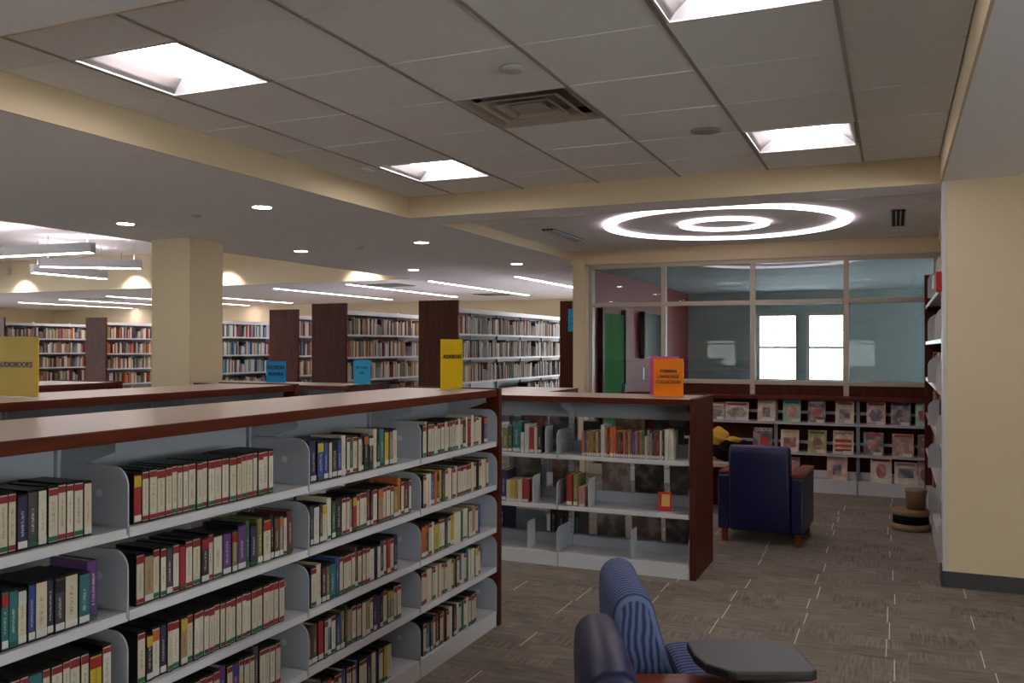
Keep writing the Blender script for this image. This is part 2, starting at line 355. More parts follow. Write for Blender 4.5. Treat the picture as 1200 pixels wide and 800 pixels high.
# ---------------------------------------------------------------- glass partition and the room behind it
GY0, GY1 = 10.03, 10.10
fx = [-3.37, -2.455, -1.45, -.475, .42]
pt = MB()
part = tag(put('glass_partition', None), None, None); part['kind'] = 'structure'
zt, zr, zb = 2.49, 1.985, 1.10
def fr(x0, x1, z0, z1): solid('frame_bar', box(x0, x1, GY0, GY1, z0, z1, 'frame'), part, .004)
for i, x in enumerate(fx):
    w = .055; fr(x - (w if i == 4 else 0 if i == 0 else w / 2), x + (w if i == 0 else 0 if i == 4 else w / 2), 0 if i < 2 else .98, zt)
for i in range(4):
    a, b = fx[i] + (.055 if i == 0 else .0275), fx[i + 1] - (.055 if i == 3 else .0275)
    for z in (zt - .05, zr): fr(a, b, z, z + .05)
    if i > 0: fr(a, b, zb, zb + .05)
    else: fr(a, b, 0, .12)
    solid('glass_pane', box(a, b, GY0 + .03, GY0 + .038, zr + .05, zt - .05, 'glass'), part)
    solid('glass_pane', box(a, b, GY0 + .03, GY0 + .038, zb + .05 if i > 0 else .12, zr, 'glass' if i > 0 else 'frost'), part)
    if i > 0: solid('wood_apron', box(a, b, GY0 + .01, GY1 - .01, 0, zb, 'mahog'), part)
RW, RF, RC = -3.5, 16.2, 2.5
struct('wall_room_left', box(RW - .15, RW, 10.4, RF, 0, T, 'red_wall'))
rw = [(-2.27, -1.56), (-1.42, -.78)]
m = MB(); xs = RW
for a, b in rw:
    m.box(xs, a, RF, RF + .2, 0, T, 'room_wall'); m.box(a, b, RF, RF + .2, 0, .9, 'room_wall'); m.box(a, b, RF, RF + .2, 2.12, T, 'room_wall'); xs = b
m.box(xs, 3.5, RF, RF + .2, 0, T, 'room_wall'); struct('wall_room_far', m)
struct('wall_room_right', MB().box(3.5, 3.65, 10.12, 11.5, 0, T, 'room_wall').box(3.5, 3.65, 14.8, RF, 0, T, 'room_wall').box(3.5, 3.65, 11.5, 14.8, 0, .8, 'room_wall').box(3.5, 3.65, 11.5, 14.8, 2.2, T, 'room_wall'))
w = struct('window_20', MB().box(3.54, 3.6, 11.5, 11.56, .8, 2.2, 'frame').box(3.54, 3.6, 14.74, 14.8, .8, 2.2, 'frame').box(3.54, 3.6, 13.1, 13.16, .8, 2.2, 'frame'))  # hidden side window added to brighten the room behind the partition
solid('pane', box(3.56, 3.565, 11.56, 14.74, .8, 2.2, 'winglass'), w)
struct('wall_room_front', box(.42, 3.5, 10.02, 10.12, 0, T, 'room_wall'))
struct('floor_room', box(RW, 3.5, 10.12, RF, .0, .004, 'carpet'))
struct('ceiling_room', box(RW, 3.5, 10.12, RF, RC, RC + .1, 'room_ceil'))
for k, (a, b) in enumerate(rw): sash_window('window_%d' % (k + 7), a, b, .9, 2.12, RF + .1, out=1)
t = thing('wall_television', 'black flat television on the red wall behind the glass partition', 'television', (RW, 13.35, 1.34))
solid('casing', box(.03, .10, -.6, .6, 0, .70, 'black'), t, .008); solid('screen', box(.10, .104, -.575, .575, .025, .675, 'tv'), t); solid('bracket', box(.001, .03, -.15, .15, .2, .5, 'black'), t)
t = thing('frosted_door', 'green tinted glass door in the red wall beyond the partition', 'door', (RW, 11.36, .005))
solid('door_leaf', box(.02, .05, -.48, .48, 0, 1.95, 'green'), t, .004); solid('jamb', box(.002, .07, -.56, -.49, 0, 2.02, 'mahog'), t); solid('jamb', box(.002, .07, .49, .56, 0, 2.02, 'mahog'), t)
solid('door_handle', box(.05, .1, .36, .39, .85, 1.0, 'steel'), t, .005)
t = tag(solid('wall_switch', box(RW + .001, RW + .012, 12.98, 13.06, 1.02, 1.2, 'white'), None, .003), 'small pale switch plate on the wall below the television', 'switch')

# ---------------------------------------------------------------- lights and ceiling fittings
def troffer(i, j, label):
    x0, x1, y0, y1 = GX[i] + .012, GX[i + 1] - .012, GY[j] + .006, GY[j + 1] - .006
    t = thing('ceiling_light', label, 'ceiling light', ((x0 + x1) / 2, (y0 + y1) / 2, Z2), 0, 'square recessed lights in the tiled ceiling')
    w, d = (x1 - x0) / 2, (y1 - y0) / 2
    m = MB()
    m.box(-w, w, -d, -d + .012, -.003, .004, 'white').box(-w, w, d - .012, d, -.003, .004, 'white').box(-w, -w + .012, -d + .012, d - .012, -.003, .004, 'white').box(w - .012, w, -d + .012, d - .012, -.003, .004, 'white')
    solid('frame', m, t)
    for s in (-1, 1):
        pr_ = []; n = 8
        for k in range(n + 1):
            a = PI / 2 * k / n; pr_.append((s * (w - .012 - (w - .18) * math.sin(a)), .004 + .085 * (1 - math.cos(a)) if False else .004 + .085 * math.sin(a) ** .8))
        poly = pr_ + [(x, z + .004) for x, z in pr_[::-1]]
        solid('reflector', MB().prism(poly, 1, -d + .012, d - .012, 'refl', True), t)
    solid('lens', MB().prism([(-.17, .084), (-.17, .05), (-.12, .036), (0, .030), (.12, .036), (.17, .05), (.17, .084)], 1, -d + .05, d - .05, 'e_trof', True), t)
    for s in (-1, 1): solid('end_plate', MB().prism([(s * (d - .012), .004), (s * (d - .05), .085), (s * (d - .046), .089), (s * (d - .008), .008)], 0, -w + .012, w - .012, 'white'), t)
lab = {(1, 1): 'square recessed ceiling light nearest the camera, far left of the tiled ceiling', (5, 1): 'square recessed ceiling light cut off by the top edge of the photo', (1, 5): 'square recessed ceiling light at the far left corner of the tiles', (5, 5): 'square recessed ceiling light at the far right, above the cream wall corner'}
for k in LIGHTS: troffer(*k, lab[k])
i, j = DIFF
t = thing('air_diffuser', 'square stepped air diffuser set in the ceiling tiles', 'air vent', ((GX[i] + GX[i + 1]) / 2, (GY[j] + GY[j + 1]) / 2, Z2))
def sq_ring(m, r0, z0, r1, z1, mm='white', th=.003):
    for (ax, s) in ((0, 1), (0, -1), (1, 1), (1, -1)):
        P = [(s * r0, -r0, z0), (s * r0, r0, z0), (s * r1, r1, z1), (s * r1, -r1, z1)]
        if ax: P = [(b, a, c_) for a, b, c_ in P]
        v = [m.bm.verts.new(p) for p in P] + [m.bm.verts.new((a, b, c_ + th)) for a, b, c_ in P]
        for f in ((0, 1, 2, 3), (7, 6, 5, 4), (0, 4, 5, 1), (1, 5, 6, 2), (2, 6, 7, 3), (3, 7, 4, 0)): m.bm.faces.new([v[q] for q in f]).material_index = m.mi(mm)
m = MB(); sq_ring(m, .298, -.003, .25, .022, 'diff'); solid('outer_frame', m, t)
for r in (.225, .155):
    m = MB(); sq_ring(m, r, -.004, r - .012, -.004, 'diff'); sq_ring(m, r - .012, -.004, r - .06, .03, 'diff'); solid('cone', m, t)
solid('centre_plate', MB().box(-.085, .085, -.085, .085, .002, .006, 'diff'), t); solid('throat', MB().box(-.255, .255, -.255, .255, .06, .064, 'grid'), t)
def disc(name, label, cat, x, y, z, r, h=.02, mm='white', group=None):
    o = solid(name, MB().lathe([(r, h), (r, h * .45), (r * .75, 0)], mm, 24), None, loc=(x, y, z - h)); return tag(o, label, cat, group)
disc('smoke_detector', 'round white smoke detector on a tile in front of the square diffuser', 'detector', -1.535, 3.28 + .25, Z2, .05)
disc('smoke_detector', 'small white detector on the tiles near the far left coffer corner', 'detector', -3.2 - .14, 5.15, Z2, .05)
sp = disc('ceiling_speaker', 'flat round speaker grille on the tiles left of the far right light', 'speaker', -.98, 4.99, Z2, .085, .008, 'grid')
disc('sprinkler_plate', 'round cover plate on the plain ceiling above the front column', 'sprinkler', -5.17, 5.49, Z1, .04, .008)
disc('sprinkler_plate', 'round cover plate on the plain ceiling between four downlights', 'sprinkler', -5.12, 7.78, Z1, .04, .03)
disc('emergency_light', 'small round lamp beside the ring light, under the coffer strip', 'emergency light', -.38, 7.1, Z3, .045, .02)
for (x, y), lb in zip(((-6.05, 5.59), (-4.38, 5.33), (-6.0, 7.95), (-4.38, 7.77), (-6.03, 10.48), (-4.39, 10.23)),
                      ('round downlight left of the front column', 'round downlight nearest the camera, right of the front column', 'round downlight just behind the front column on its right', 'round downlight midway along the plain ceiling, right row', 'round downlight at the far end of the left row', 'round downlight at the far end, near the rear column')):
    t = thing('downlight', lb, 'downlight', (x, y, Z1), 0, 'round downlights in the plain ceiling')
    solid('trim_ring', MB().annulus(0, 0, .07, .085, -.005, 0, 'white', 32), t); solid('lens', MB().lathe([(.07, -.001), (.07, -.003)], 'e_down', 24), t)
for x, y, lb in ((-4.38, 2.9, 'added fill downlight over the second low unit, out of view'), (-6.05, 2.9, 'added fill downlight beyond the third low unit, out of view'), (-4.38, .5, 'added fill downlight over the aisle beside the camera, out of view'), (-6.05, .5, 'added fill downlight farthest aside of the camera, out of view'), (-2.2, -.9, 'added fill downlight behind the camera, over the audiobook unit'), (.5, -.9, 'added fill downlight directly behind the camera')):
    t = thing('downlight', lb, 'downlight', (x, y, Z1), 0, 'added fill downlights out of view')
    solid('trim_ring', MB().annulus(0, 0, .07, .085, -.005, 0, 'white', 32), t); solid('lens', MB().lathe([(.07, -.001), (.07, -.003)], 'e_down', 24), t)  # these downlights are added outside the frame for fill light
t = thing('ring_light', 'large double ring ceiling light before the glass partition', 'ceiling light', (-1.45, 8.25, Z3))
solid('outer_ring', MB().annulus(0, 0, 1.01, 1.105, -.012, .01, 'e_ring', 128), t); solid('inner_ring', MB().annulus(0, 0, .33, .405, -.012, .01, 'e_ring', 96), t)
for x, y, L_, rz, lb in ((-3.1, 8.0 + .45, .95, 0, 'black slot air vent left of the ring light'), (.03, 8.05 + .45, 1.0, 0, 'twin slot air vent right of the ring light')):
    t = thing('slot_vent', lb, 'air vent', (x, y, Z3), rz)
    solid('backing', box(-.055, .055, -L_ / 2, L_ / 2, -.002, .01, 'dark'), t)
    for k in (-.055, -.018, .018, .055): solid('bar', box(k - .005, k + .005, -L_ / 2, L_ / 2, -.007, .0, 'white'), t)
LIN = [(-19.2, 14.6, 18.0), (-17.1, 14.0, 17.6), (-15.1, 13.5, 17.9), (-13.3, 13.3, 17.3), (-10.28, 12.9, 16.9), (-8.45, 12.5, 16.5), (-6.82, 12.4, 16.5), (-5.18, 12.1, 15.2)]
nm = ['last on the left', 'second from the left', 'third from the left', 'passing behind the front column', 'just right of the front column', 'above the middle wooden end panels', 'ending above the widest wooden end panel', 'nearest the rear column']
for (x, a, b), n_ in zip(LIN, nm):
    t = thing('linear_light', 'long thin recessed ceiling light, ' + n_, 'ceiling light', (x, (a + b) / 2, Z1), 0, 'long linear lights over the tall shelves')
    solid('lens', box(-.045, .045, (a - b) / 2, (b - a) / 2, -.004, .0, 'e_lin'), t)
    solid('trim', MB().box(-.06, -.046, (a - b) / 2 - .01, (b - a) / 2 + .01, -.006, 0).box(.046, .06, (a - b) / 2 - .01, (b - a) / 2 + .01, -.006, 0), t)
for x, y, lb in ((-7.85, 12.9, 'square ceiling vent between the linear lights, front'), (-7.4, 16.0, 'square ceiling vent near the far wall'), (-16.0, 14.2, 'dark ceiling vent among the left linear lights')):
    t = thing('ceiling_vent', lb, 'air vent', (x, y, Z1))
    solid('backing', box(-.3, .3, -.3, .3, -.004, 0, 'dark'), t)
    for k in range(5): solid('slat', box(-.3, .3, -.27 + k * .13, -.24 + k * .13, -.012, -.004, 'grid'), t)
def pendant(xc, yc, z, L_, rz, label):
    t = thing('pendant_light', label, 'pendant light', (xc, yc, z), rz, 'linear pendant lights in the deep coffer')
    solid('housing', box(-L_ / 2, L_ / 2, -.04, .04, .012, .13, 'white'), t, .004); solid('lens', box(-L_ / 2 + .01, L_ / 2 - .01, -.035, .035, 0, .012, 'e_pend'), t)
    solid('housing_rim', MB().box(-L_ / 2, L_ / 2, -.04, -.036, .13, .142).box(-L_ / 2, L_ / 2, .036, .04, .13, .142), t); solid('uplight_lens', box(-L_ / 2 + .05, L_ / 2 - .05, -.03, .03, .13, .134, 'e_pend'), t)
    for s in (-1, 1): solid('cable', MB().lathe([(.004, .13), (.004, Z4 - z)], 'steel', 6, s * (L_ / 2 - .1), 0), t)
    for s in (-1, 1): solid('end_cap', box(s * L_ / 2 - (.006 if s < 0 else 0), s * L_ / 2 + (.006 if s > 0 else 0), -.042, .042, 0, .132, 'white'), t)
pendant(-11.55, 8.38, 2.75, 3.6, .05, 'white linear pendant light, highest and nearest of the three')
pendant(-11.2, 9.7, 2.70, 1.42, .61, 'white linear pendant light, middle of the three in the coffer')
pendant(-12.3, 10.25, 2.65, 1.4, PI / 2, 'white linear pendant light, lowest and slanting away from the others')
def wall_washer(x, label):
    t = thing('wall_washer', label, 'spotlight', (x, PY1 - .35, Z4), 0, 'wall washing spots of the deep coffer')
    solid('canister', MB().lathe([(.045, -.3), (.045, -.18), (.012, -.178), (.012, 0)], 'white', 20), t)
    ld = bpy.data.lights.new('washer_lamp', 'SPOT'); ld.energy = 70; ld.spot_size = 1.9; ld.spot_blend = 1.0; ld.shadow_soft_size = .04; ld.color = (1, .93, .9)
    o = bpy.data.objects.new('lamp', ld); S.collection.objects.link(o); o.parent = t; o.location = (0, 0, -.31); o.rotation_euler = (.5, 0, 0)
wall_washer(-12.6, 'white spot above the right scallop of light on the coffer face'); wall_washer(-15.5, 'white spot above the left scallop of light on the coffer face'); wall_washer(-10.5, 'white spot above the scallop hidden behind the front column'); wall_washer(-7.75, 'white spot above the scallop at the coffer corner')
t = thing('fire_alarm', 'red fire alarm strobe on the cream wall corner', 'fire alarm', (CX1, 6.32, 1.87))
solid('housing', box(-.035, -.001, -.055, .055, 0, .13, 'red'), t, .006); solid('strobe_lens', box(-.055, -.035, -.03, .03, .02, .11, 'white'), t, .006)

# ---------------------------------------------------------------- shelving
def rounded_plate(d, h, r=.055, n=7, y0=0.0):
    """side bracket outline in (y, z): front at y0, rounded top front corner"""
    P = [(y0 + d, 0), (y0 + d, h), (y0 + r, h)]
    for k in range(1, n + 1):
        a = PI / 2 * k / n; P.append((y0 + r - r * math.sin(a), h - r + r * math.cos(a)))
    P.append((y0, 0)); return P
def bracket(parent, x, z, d, h, y0=0.0, t=.006, flip=False):
    m = MB().prism(rounded_plate(d, h, y0=0.0), 0, -t / 2, t / 2, 'steel')
    # rolled front edge and the embossed ring
    P = rounded_plate(d, h); Q = rounded_plate(d - .0, h - .004, .051); 
    o = solid('shelf_end_plate', m, parent, .0015, loc=(x, y0, z), rot=(0, 0, 0))
    m2 = MB(); n = 14; c0 = (d * .42, h * .58)
    m2.prism([(c0[0] + .012 * math.cos(2 * PI * k / n), c0[1] + .012 * math.sin(2 * PI * k / n)) for k in range(n)], 0, -t / 2 - .0015, t / 2 + .0015, 'white')
    solid('rivet', m2, o)
    if flip: o.rotation_euler = (0, 0, PI)
    return o
def low_range(name, label, loc, rz, length, bays, H, levels, D=.57, both=True, right_panel=True, left_panel=False, bay_w=.833, x_first=0.0, acrylic=False, plate_h=.172, label_top=None, plates=True):
    """local x along the range, front face at y=0, back face at y=D; bays start at x_first"""
    t = thing(name, label, 'bookcase', loc, rz)
    L0 = x_first; L1 = x_first + bays * bay_w
    pt_ = .04
    solid('countertop', MB().box(L0 - .01, L1 + .0, -.0, D, H - .038, H - .002, 'mahog_y').box(L0 - .01, L1, .002, D - .002, H - .002, H, 'counter'), t, .0015)
    if right_panel: solid('end_panel', box(L1 + .001, L1 + pt_, -.012, D + .012, 0, H + .006, 'mahog'), t, .003)
    if left_panel: solid('end_panel', box(L0 - pt_, L0 - .011, -.012, D + .012, 0, H + .006, 'mahog'), t, .003)
    c_ = D / 2; sd = c_ - .022
    for k in range(bays + 1):
        x = L0 + k * bay_w
        if x > L1 - .001: x = L1 - .02
        u = solid('upright', MB().box(x - .016, x + .016, c_ - .02, c_ + .02, .02, H - .04, 'steel'), t, .002)
        sl = MB()
        for q in range(int((H - .3) / .035)):
            for dx in (-.008, .008): sl.box(x + dx - .002, x + dx + .002, c_ - .0206, c_ - .0198, .18 + q * .035, .196 + q * .035, 'dark')
        s_ = solid('slots', sl, u); s_['kind'] = 'stuff'
        # canopy bracket carrying the top
        solid('canopy_bracket', MB().prism([(c_ - .02, H - .04), (.05, H - .04), (.05, H - .07), (c_ - .02, H - .14)], 0, x - .004 - (.014 if k == bays else 0), x + .004 - (.014 if k == bays else 0), 'steel'), t, .001)
    for b in range(bays):
        a, e = L0 + b * bay_w + .018, L0 + (b + 1) * bay_w - .018
        solid('canopy_rail', box(a, e, c_ - .006, c_ + .006, H - .16, H - .04, 'steel'), t)
        for sgn in ((1, -1) if both else (1,)):
            for li, z in enumerate(levels):
                f0, f1 = (0.0, sd) if sgn > 0 else (D - sd, D)
                aa, ee = a - .016, e + .016
                m = MB()
                if li == len(levels) - 1:      # base shelf with its plinth
                    m.box(aa, ee, f0, f1, z - .012, z, 'white')
                    ff = (0.0, .004) if sgn > 0 else (D - .004, D)
                    m.box(aa, ee, ff[0], ff[1], .0, z - .012, 'white')
                else:
                    m.box(aa, ee, f0, f1, z - .004, z, 'white')
                    ff = (0.0, .004) if sgn > 0 else (D - .004, D)
                    m.box(aa, ee, ff[0], ff[1], z - .028, z - .004, 'white')
                sh = solid('base_shelf' if li == len(levels) - 1 else 'shelf', m, t, .001)
                solid('back_stop', box(aa + .02, ee - .02, (f1 - .004) if sgn > 0 else f0, f1 if sgn > 0 else f0 + .004, z + .001, z + (.075 if acrylic else .03), 'steel'), sh)
                if plates and sgn > 0:
                    pl = bracket(sh, ee - .004, z - .02, sd, plate_h + .02, -.004)
                    if b == 0: bracket(sh, aa + .004, z - .02, sd, plate_h + .02, -.004)
        if acrylic: solid('acrylic_panel', box(a, e, c_ - .003, c_ + .003, levels[-1] + .01, H - .17, 'acrylic'), t)
    return t

R1L = [1.0, .765, .535, .32, .085]
Y1E = 4.345
r1 = low_range('audiobook_range', 'long white shelving unit filled with audiobooks nearest the camera', (-1.98, 0, 0), PI / 2, 0, 4, 1.28, R1L, x_first=Y1E - 4 * .833)
r2 = low_range('low_range', 'second low shelving unit, behind the audiobooks, with wood edged top', (-3.33, 0, 0), PI / 2, 0, 4, 1.28, R1L, x_first=Y1E - 4 * .833)
r3 = low_range('low_range', 'third low shelving unit, left of the front column', (-4.62, 0, 0), PI / 2, 0, 4, 1.28, R1L[:4] + [.085], x_first=4.2 - 4 * .833)
FL = [.767, .418, .095]
fr_ = low_range('foreign_language_range', 'low see-through shelving unit under the orange sign', (0, 5.7, 0), 0, 0, 2, 1.17, FL, bay_w=.915, x_first=-3.05, acrylic=True, plate_h=.17)
xr = low_range('fiction_range', 'low shelving unit with the blue fiction signs on its top', (0, 6.5, 0), 0, 0, 2, 1.165, [.9, .55, .2, .085], bay_w=.86, x_first=-6.15 + .01)
cr = low_range('corner_range', 'low shelving unit meeting the back of the foreign language unit', (-2.46, 0, 0), PI / 2, 0, 1, 1.165, [.8, .44, .085], bay_w=.75, x_first=6.31, right_panel=False)

# magazine wall
t = thing('magazine_shelves', 'long low magazine display unit under the glass partition', 'bookcase', (0, 9.68, 0))
ML = [.72, .405]
mx = [-2.83, -2.0, -1.17, -.35, .5]
MD = .34
solid('countertop', box(mx[0] - .02, .6, -.01, MD, .958, .992, 'mahog_y'), t, .003)
solid('back_panel', box(mx[0], .6, MD - .012, MD - .002, .0, .958, 'mahog'), t)
for k, x in enumerate(mx): solid('upright', box(x - .018, x + .018, .10, .13, .02, .955, 'steel'), t, .002)
for k in range(4):
    a, e = mx[k] + .003, mx[k + 1] - .003
    for z in ML:
        sh = solid('shelf', MB().box(a, e, 0, .10, z - .006, z, 'white').box(a, e, 0, .004, z - .02, z, 'white').box(a, e, .0, .003, z, z + .008, 'white').box(a, e, .13, MD - .014, z - .006, z, 'white'), t)
        solid('end_plate', MB().prism(rounded_plate(.1, .15), 0, e - .006, e - .001, 'steel'), sh)
        solid('back_rail', box(a + .02, e - .02, .11, .118, z + .09, z + .12, 'steel'), sh)
    sh = solid('base_shelf', MB().box(a, e, 0, MD - .014, .13, .135, 'white').box(a, e, 0, .004, 0, .13, 'white'), t)
    solid('end_plate', MB().prism(rounded_plate(.1, .15), 0, e - .006, e - .001, 'steel', ), sh, loc=(0, 0, .135 - .0))
    solid('back_stop', box(a + .02, e - .02, .11, .114, .14, .22, 'white'), sh)

# tall ranges
TL = [1.69, 1.365, 1.04, .71, .4, .1]
tall = []
def tall_range(x, y0, bays, label, face=1, H=2.13, bw=.915, canopy=2.03, far_panel=False, levels=TL, extra=True):
    """front face on +x at x; runs away along +y"""
    t = thing('tall_bookcase', label, 'bookcase', (x, 0, 0), PI / 2, 'tall bookcases at the rear')
    D = .57; c_ = D / 2
    solid('end_panel', box(y0 - .04, y0, -.01, D + .01, 0, H, 'mahog'), t, .003)
    L1 = y0 + bays * bw
    if far_panel: solid('end_panel', box(L1, L1 + .04, -.01, D + .01, 0, H, 'mahog'), t, .003)
    solid('back_panel', box(y0, L1, c_ - .003, c_ + .003, .1, canopy - .02, 'steel'), t)
    for b in range(bays):
        a, e = y0 + b * bw + .002, y0 + (b + 1) * bw - .002
        solid('canopy', MB().box(a, e, .02, D - .02, canopy - .006, canopy, 'white').box(a, e, .02, .024, canopy - .06, canopy - .006, 'white').box(a, e, D - .024, D - .02, canopy - .06, canopy - .006, 'white'), t)
        solid('upright', box(e - .016, e + .016, c_ - .03, c_ + .03, .02, canopy + .03, 'white'), t)
        for z in levels:
            for (f0, f1, g0, g1) in ((0, c_ - .01, 0, .004), (c_ + .01, D, D - .004, D)):
                sh = solid('shelf', MB().box(a, e, f0, f1, z - .005, z, 'white').box(a, e, g0, g1, z - .026, z - .005, 'white'), t)
                if f0 == 0: solid('shelf_end_plate', MB().prism(rounded_plate(.2, .16), 0, e - .004, e - .001, 'white'), sh, loc=(0, 0, z))
    return t
TR = [(-5.28, 10.36, 5, 'tall wood-ended bookcase with the widest end panel, next to the rear column'), (-7.12, 10.5, 5, 'tall wood-ended bookcase, second from the rear column'), (-9.05, 11.95, 4, 'tall wood-ended bookcase, third from the rear column'),
      (-3.56, 10.78, 5, 'tall bookcase with the hanging blue sign, half hidden by the rear column'), (-11.0, 12.0, 4, 'tall bookcase seen just right of the front column'), (-15.35, 13.7, 3, 'tall bookcase whose brown end panel stands left of the front column'), (-17.55, 13.0, 3, 'leftmost tall bookcase, behind the yellow sign')]
for x, y, b, lb in TR:
    if x == -3.56:      # single faced, stands against the wall of the glazed room
        t = thing('tall_bookcase', lb, 'bookcase', (-3.67, 10.74, 0), 0, 'tall bookcases at the rear')
        solid('end_panel', box(-.325, 0, 0, .04, 0, 2.11, 'mahog'), t, .003); solid('back_panel', box(-.01, -.002, .04, 4.6, 0, 2.0, 'steel'), t)
        for q in range(5):
            solid('canopy', box(-.3, -.012, .042 + q * .915, .95 + q * .915, 2.02, 2.03, 'white'), t)
            for z in TL: solid('shelf', MB().box(-.31, -.012, .042 + q * .915, .95 + q * .915, z - .005, z, 'white').box(-.314, -.31, .042 + q * .915, .95 + q * .915, z - .026, z, 'white'), t)
        continue
    tall_range(x, y, b, lb, canopy=1.98 if x in (-11.0,) else 2.03, H=2.13 if x != -11.0 else 2.0)
# right hand wall shelving, faces the aisle (-x)
t = thing('wall_bookcase', 'tall white bookcase along the right wall, seen edge-on past the cream corner', 'bookcase', (.28, 0, 0), -PI / 2, 'tall bookcases at the rear')
RL = [1.92, 1.57, 1.22, .87, .52, .15]
ya, yb = 6.45, 9.62
solid('end_panel', box(-yb - .04, -yb, -.01, .31, 0, 2.23, 'mahog'), t, .003)
solid('back_panel', box(-yb, -ya, .30, .305, .0, 2.2, 'mahog'), t)
for b in range(4):
    a, e = -yb + b * .79 + .002, -yb + (b + 1) * .79 - .002
    for z in RL:
        sh = solid('shelf', MB().box(a, e, 0, .29, z - .005, z, 'white').box(a, e, 0, .004, (z - .03) if z > .2 else 0, z - .005, 'white'), t)
        for q in ((e - .004,) if b in (1, 3) else ()): solid('shelf_end_plate', MB().prism(rounded_plate(.22, .21, .07), 0, -.002, .002, 'white'), sh, loc=(q, -.03, z))

# ---------------------------------------------------------------- books
def book_meshes():
    out = {}
    # unit book: spine on +x face at x=0, goes back to x=-1; y -.5...5; z 0..1
    m = MB()   # audiobook case: black clamshell with printed insert wrapped over the spine
    m.box(-1, 0, -.5, .5, 0, 1, 'bk_case'); m.box(-.9, .012, -.44, .44, .035, .955, 'printed'); out['audio'] = m.mesh('audiobook_case')
    m = MB()   # hardback: boards and rounded spine proud of a recessed page block
    sp_ = [(-1, -.5), (-.04, -.5), (-.01, -.4), (0.0, -.2), (.004, 0), (0.0, .2), (-.01, .4), (-.04, .5), (-1, .5), (-1, .42), (-.05, .42), (-.05, -.42), (-1, -.42)]
    m.prism(sp_, 2, 0, 1, 'printed'); m.box(-.97, -.05, -.42, .42, .015, .975, 'pages'); out['hard'] = m.mesh('hardback_book')
    m = MB()   # paperback
    m.box(-.02, 0, -.5, .5, 0, 1, 'printed').box(-1, -.02, -.5, -.46, 0, 1, 'case').box(-1, -.02, .46, .5, 0, 1, 'case').box(-1, -.02, -.46, .46, .003, .997, 'pages'); out['soft'] = m.mesh('paperback_book')
    return out
BM = book_meshes()
band_me = box(0, 1, -.5, .5, 0, 1, 'flat').mesh('cover_patch')
CN = {'cream': (205, 194, 168), 'ivory': (214, 206, 186), 'white': (200, 200, 196), 'black': (30, 28, 30), 'dark grey': (62, 62, 66), 'grey': (130, 128, 124), 'red': (160, 34, 34), 'maroon': (92, 28, 34),
      'purple': (92, 48, 116), 'blue': (48, 70, 140), 'navy': (30, 36, 74), 'teal': (30, 110, 112), 'green': (46, 92, 60), 'olive': (124, 120, 56), 'yellow': (196, 170, 44), 'orange': (196, 100, 40), 'brown': (92, 62, 44), 'tan': (164, 136, 100), 'light blue': (120, 150, 176), 'pink': (190, 130, 130)}
CN = {k: tuple(int(x * .9) for x in v) for k, v in CN.items()}
ONES = 'zeroth first second third fourth fifth sixth seventh eighth ninth tenth eleventh twelfth thirteenth fourteenth fifteenth sixteenth seventeenth eighteenth nineteenth'.split()
def ordn(n):
    if n < 20: return ONES[n]
    t = {2: 'twent', 3: 'thirt', 4: 'fort', 5: 'fift'}[n // 10]
    return t + 'ieth' if n % 10 == 0 else t + 'y-' + ONES[n % 10]
BOOKS = []       # specs, realised below
def spec(kind, name, pos, rz, d, w, h, col, label, group, tilt=0.0, extras=()):
    p = proj((pos[0], pos[1], pos[2] + h / 2))
    vis = -25 < p[0] < 1225 and -40 < p[1] < 845
    BOOKS.append(dict(kind=kind, name=name, pos=pos, rz=rz, d=d, w=w, h=h, col=col, label=label, group=group, tilt=tilt, extras=extras, area=w * h / max(p[2], .1) ** 2 * (.15 if 'right wall' in label else 1), vis=vis, px=p))
def realise(b):
    o = put(b['name'], BM[b['kind']], None, b['pos'], (b['tilt'], 0, 0), (b['d'], b['w'], b['h']), lin(CN[b['col']]))
    if b['rz'] or b['tilt']:
        o.rotation_mode = 'XYZ'; o.rotation_euler = (b['tilt'], 0, b['rz']) if abs(b['rz']) < .01 else (0, 0, b['rz'])
    tag(o, b['label'], 'book', b['group'])
    for (nm_, z0, z1, col) in b['extras']:
        put(nm_, band_me, o, (.0125 if b['kind'] == 'audio' else .001, 0, z0), (0, 0, 0), (.006, .88 if b['kind'] == 'audio' else .9, z1 - z0), lin(col))
    return o

# audiobooks on the near range, bay by bay; every shelf (top to bottom) x bay: (start, end) fractions and a colour mood
C_, R_, G_ = (128, 30, 36), (128, 30, 36), (30, 84, 58)
bay_names = ['nearest', 'second', 'third', 'end']
shelf_names = ['top', 'second', 'third', 'fourth', 'bottom']
fills = [[(.0, .86), (.02, .79), (.02, .76), (.03, .86)], [(.0, .90), (.03, .92), (.02, .95), (.04, .93)], [(.0, .95), (.04, .84), (.02, .80), (.02, .80)], [(.0, .9), (.0, .84), (.0, .83), (.02, .80)], [(.0, .9), (.0, .9), (.03, .74), (.04, .74)]]
def mood(si, bi, f):
    r = rnd.random()
    plain = {(0, 0): .7, (0, 1): .95 if f < .82 else .1, (0, 2): .12, (0, 3): .55, (1, 0): .15, (1, 1): .6 if f < .55 else .1, (1, 2): .3, (1, 3): .7, (2, 0): .9, (2, 1): .93 if f > .3 else .45, (2, 2): .62 if f < .5 else .3,
             (2, 3): .5, (3, 0): .8, (3, 1): .85, (3, 2): .5, (3, 3): .8, (4, 0): .7, (4, 1): .7, (4, 2): .45, (4, 3): .5}[(si, bi)]
    return r < plain
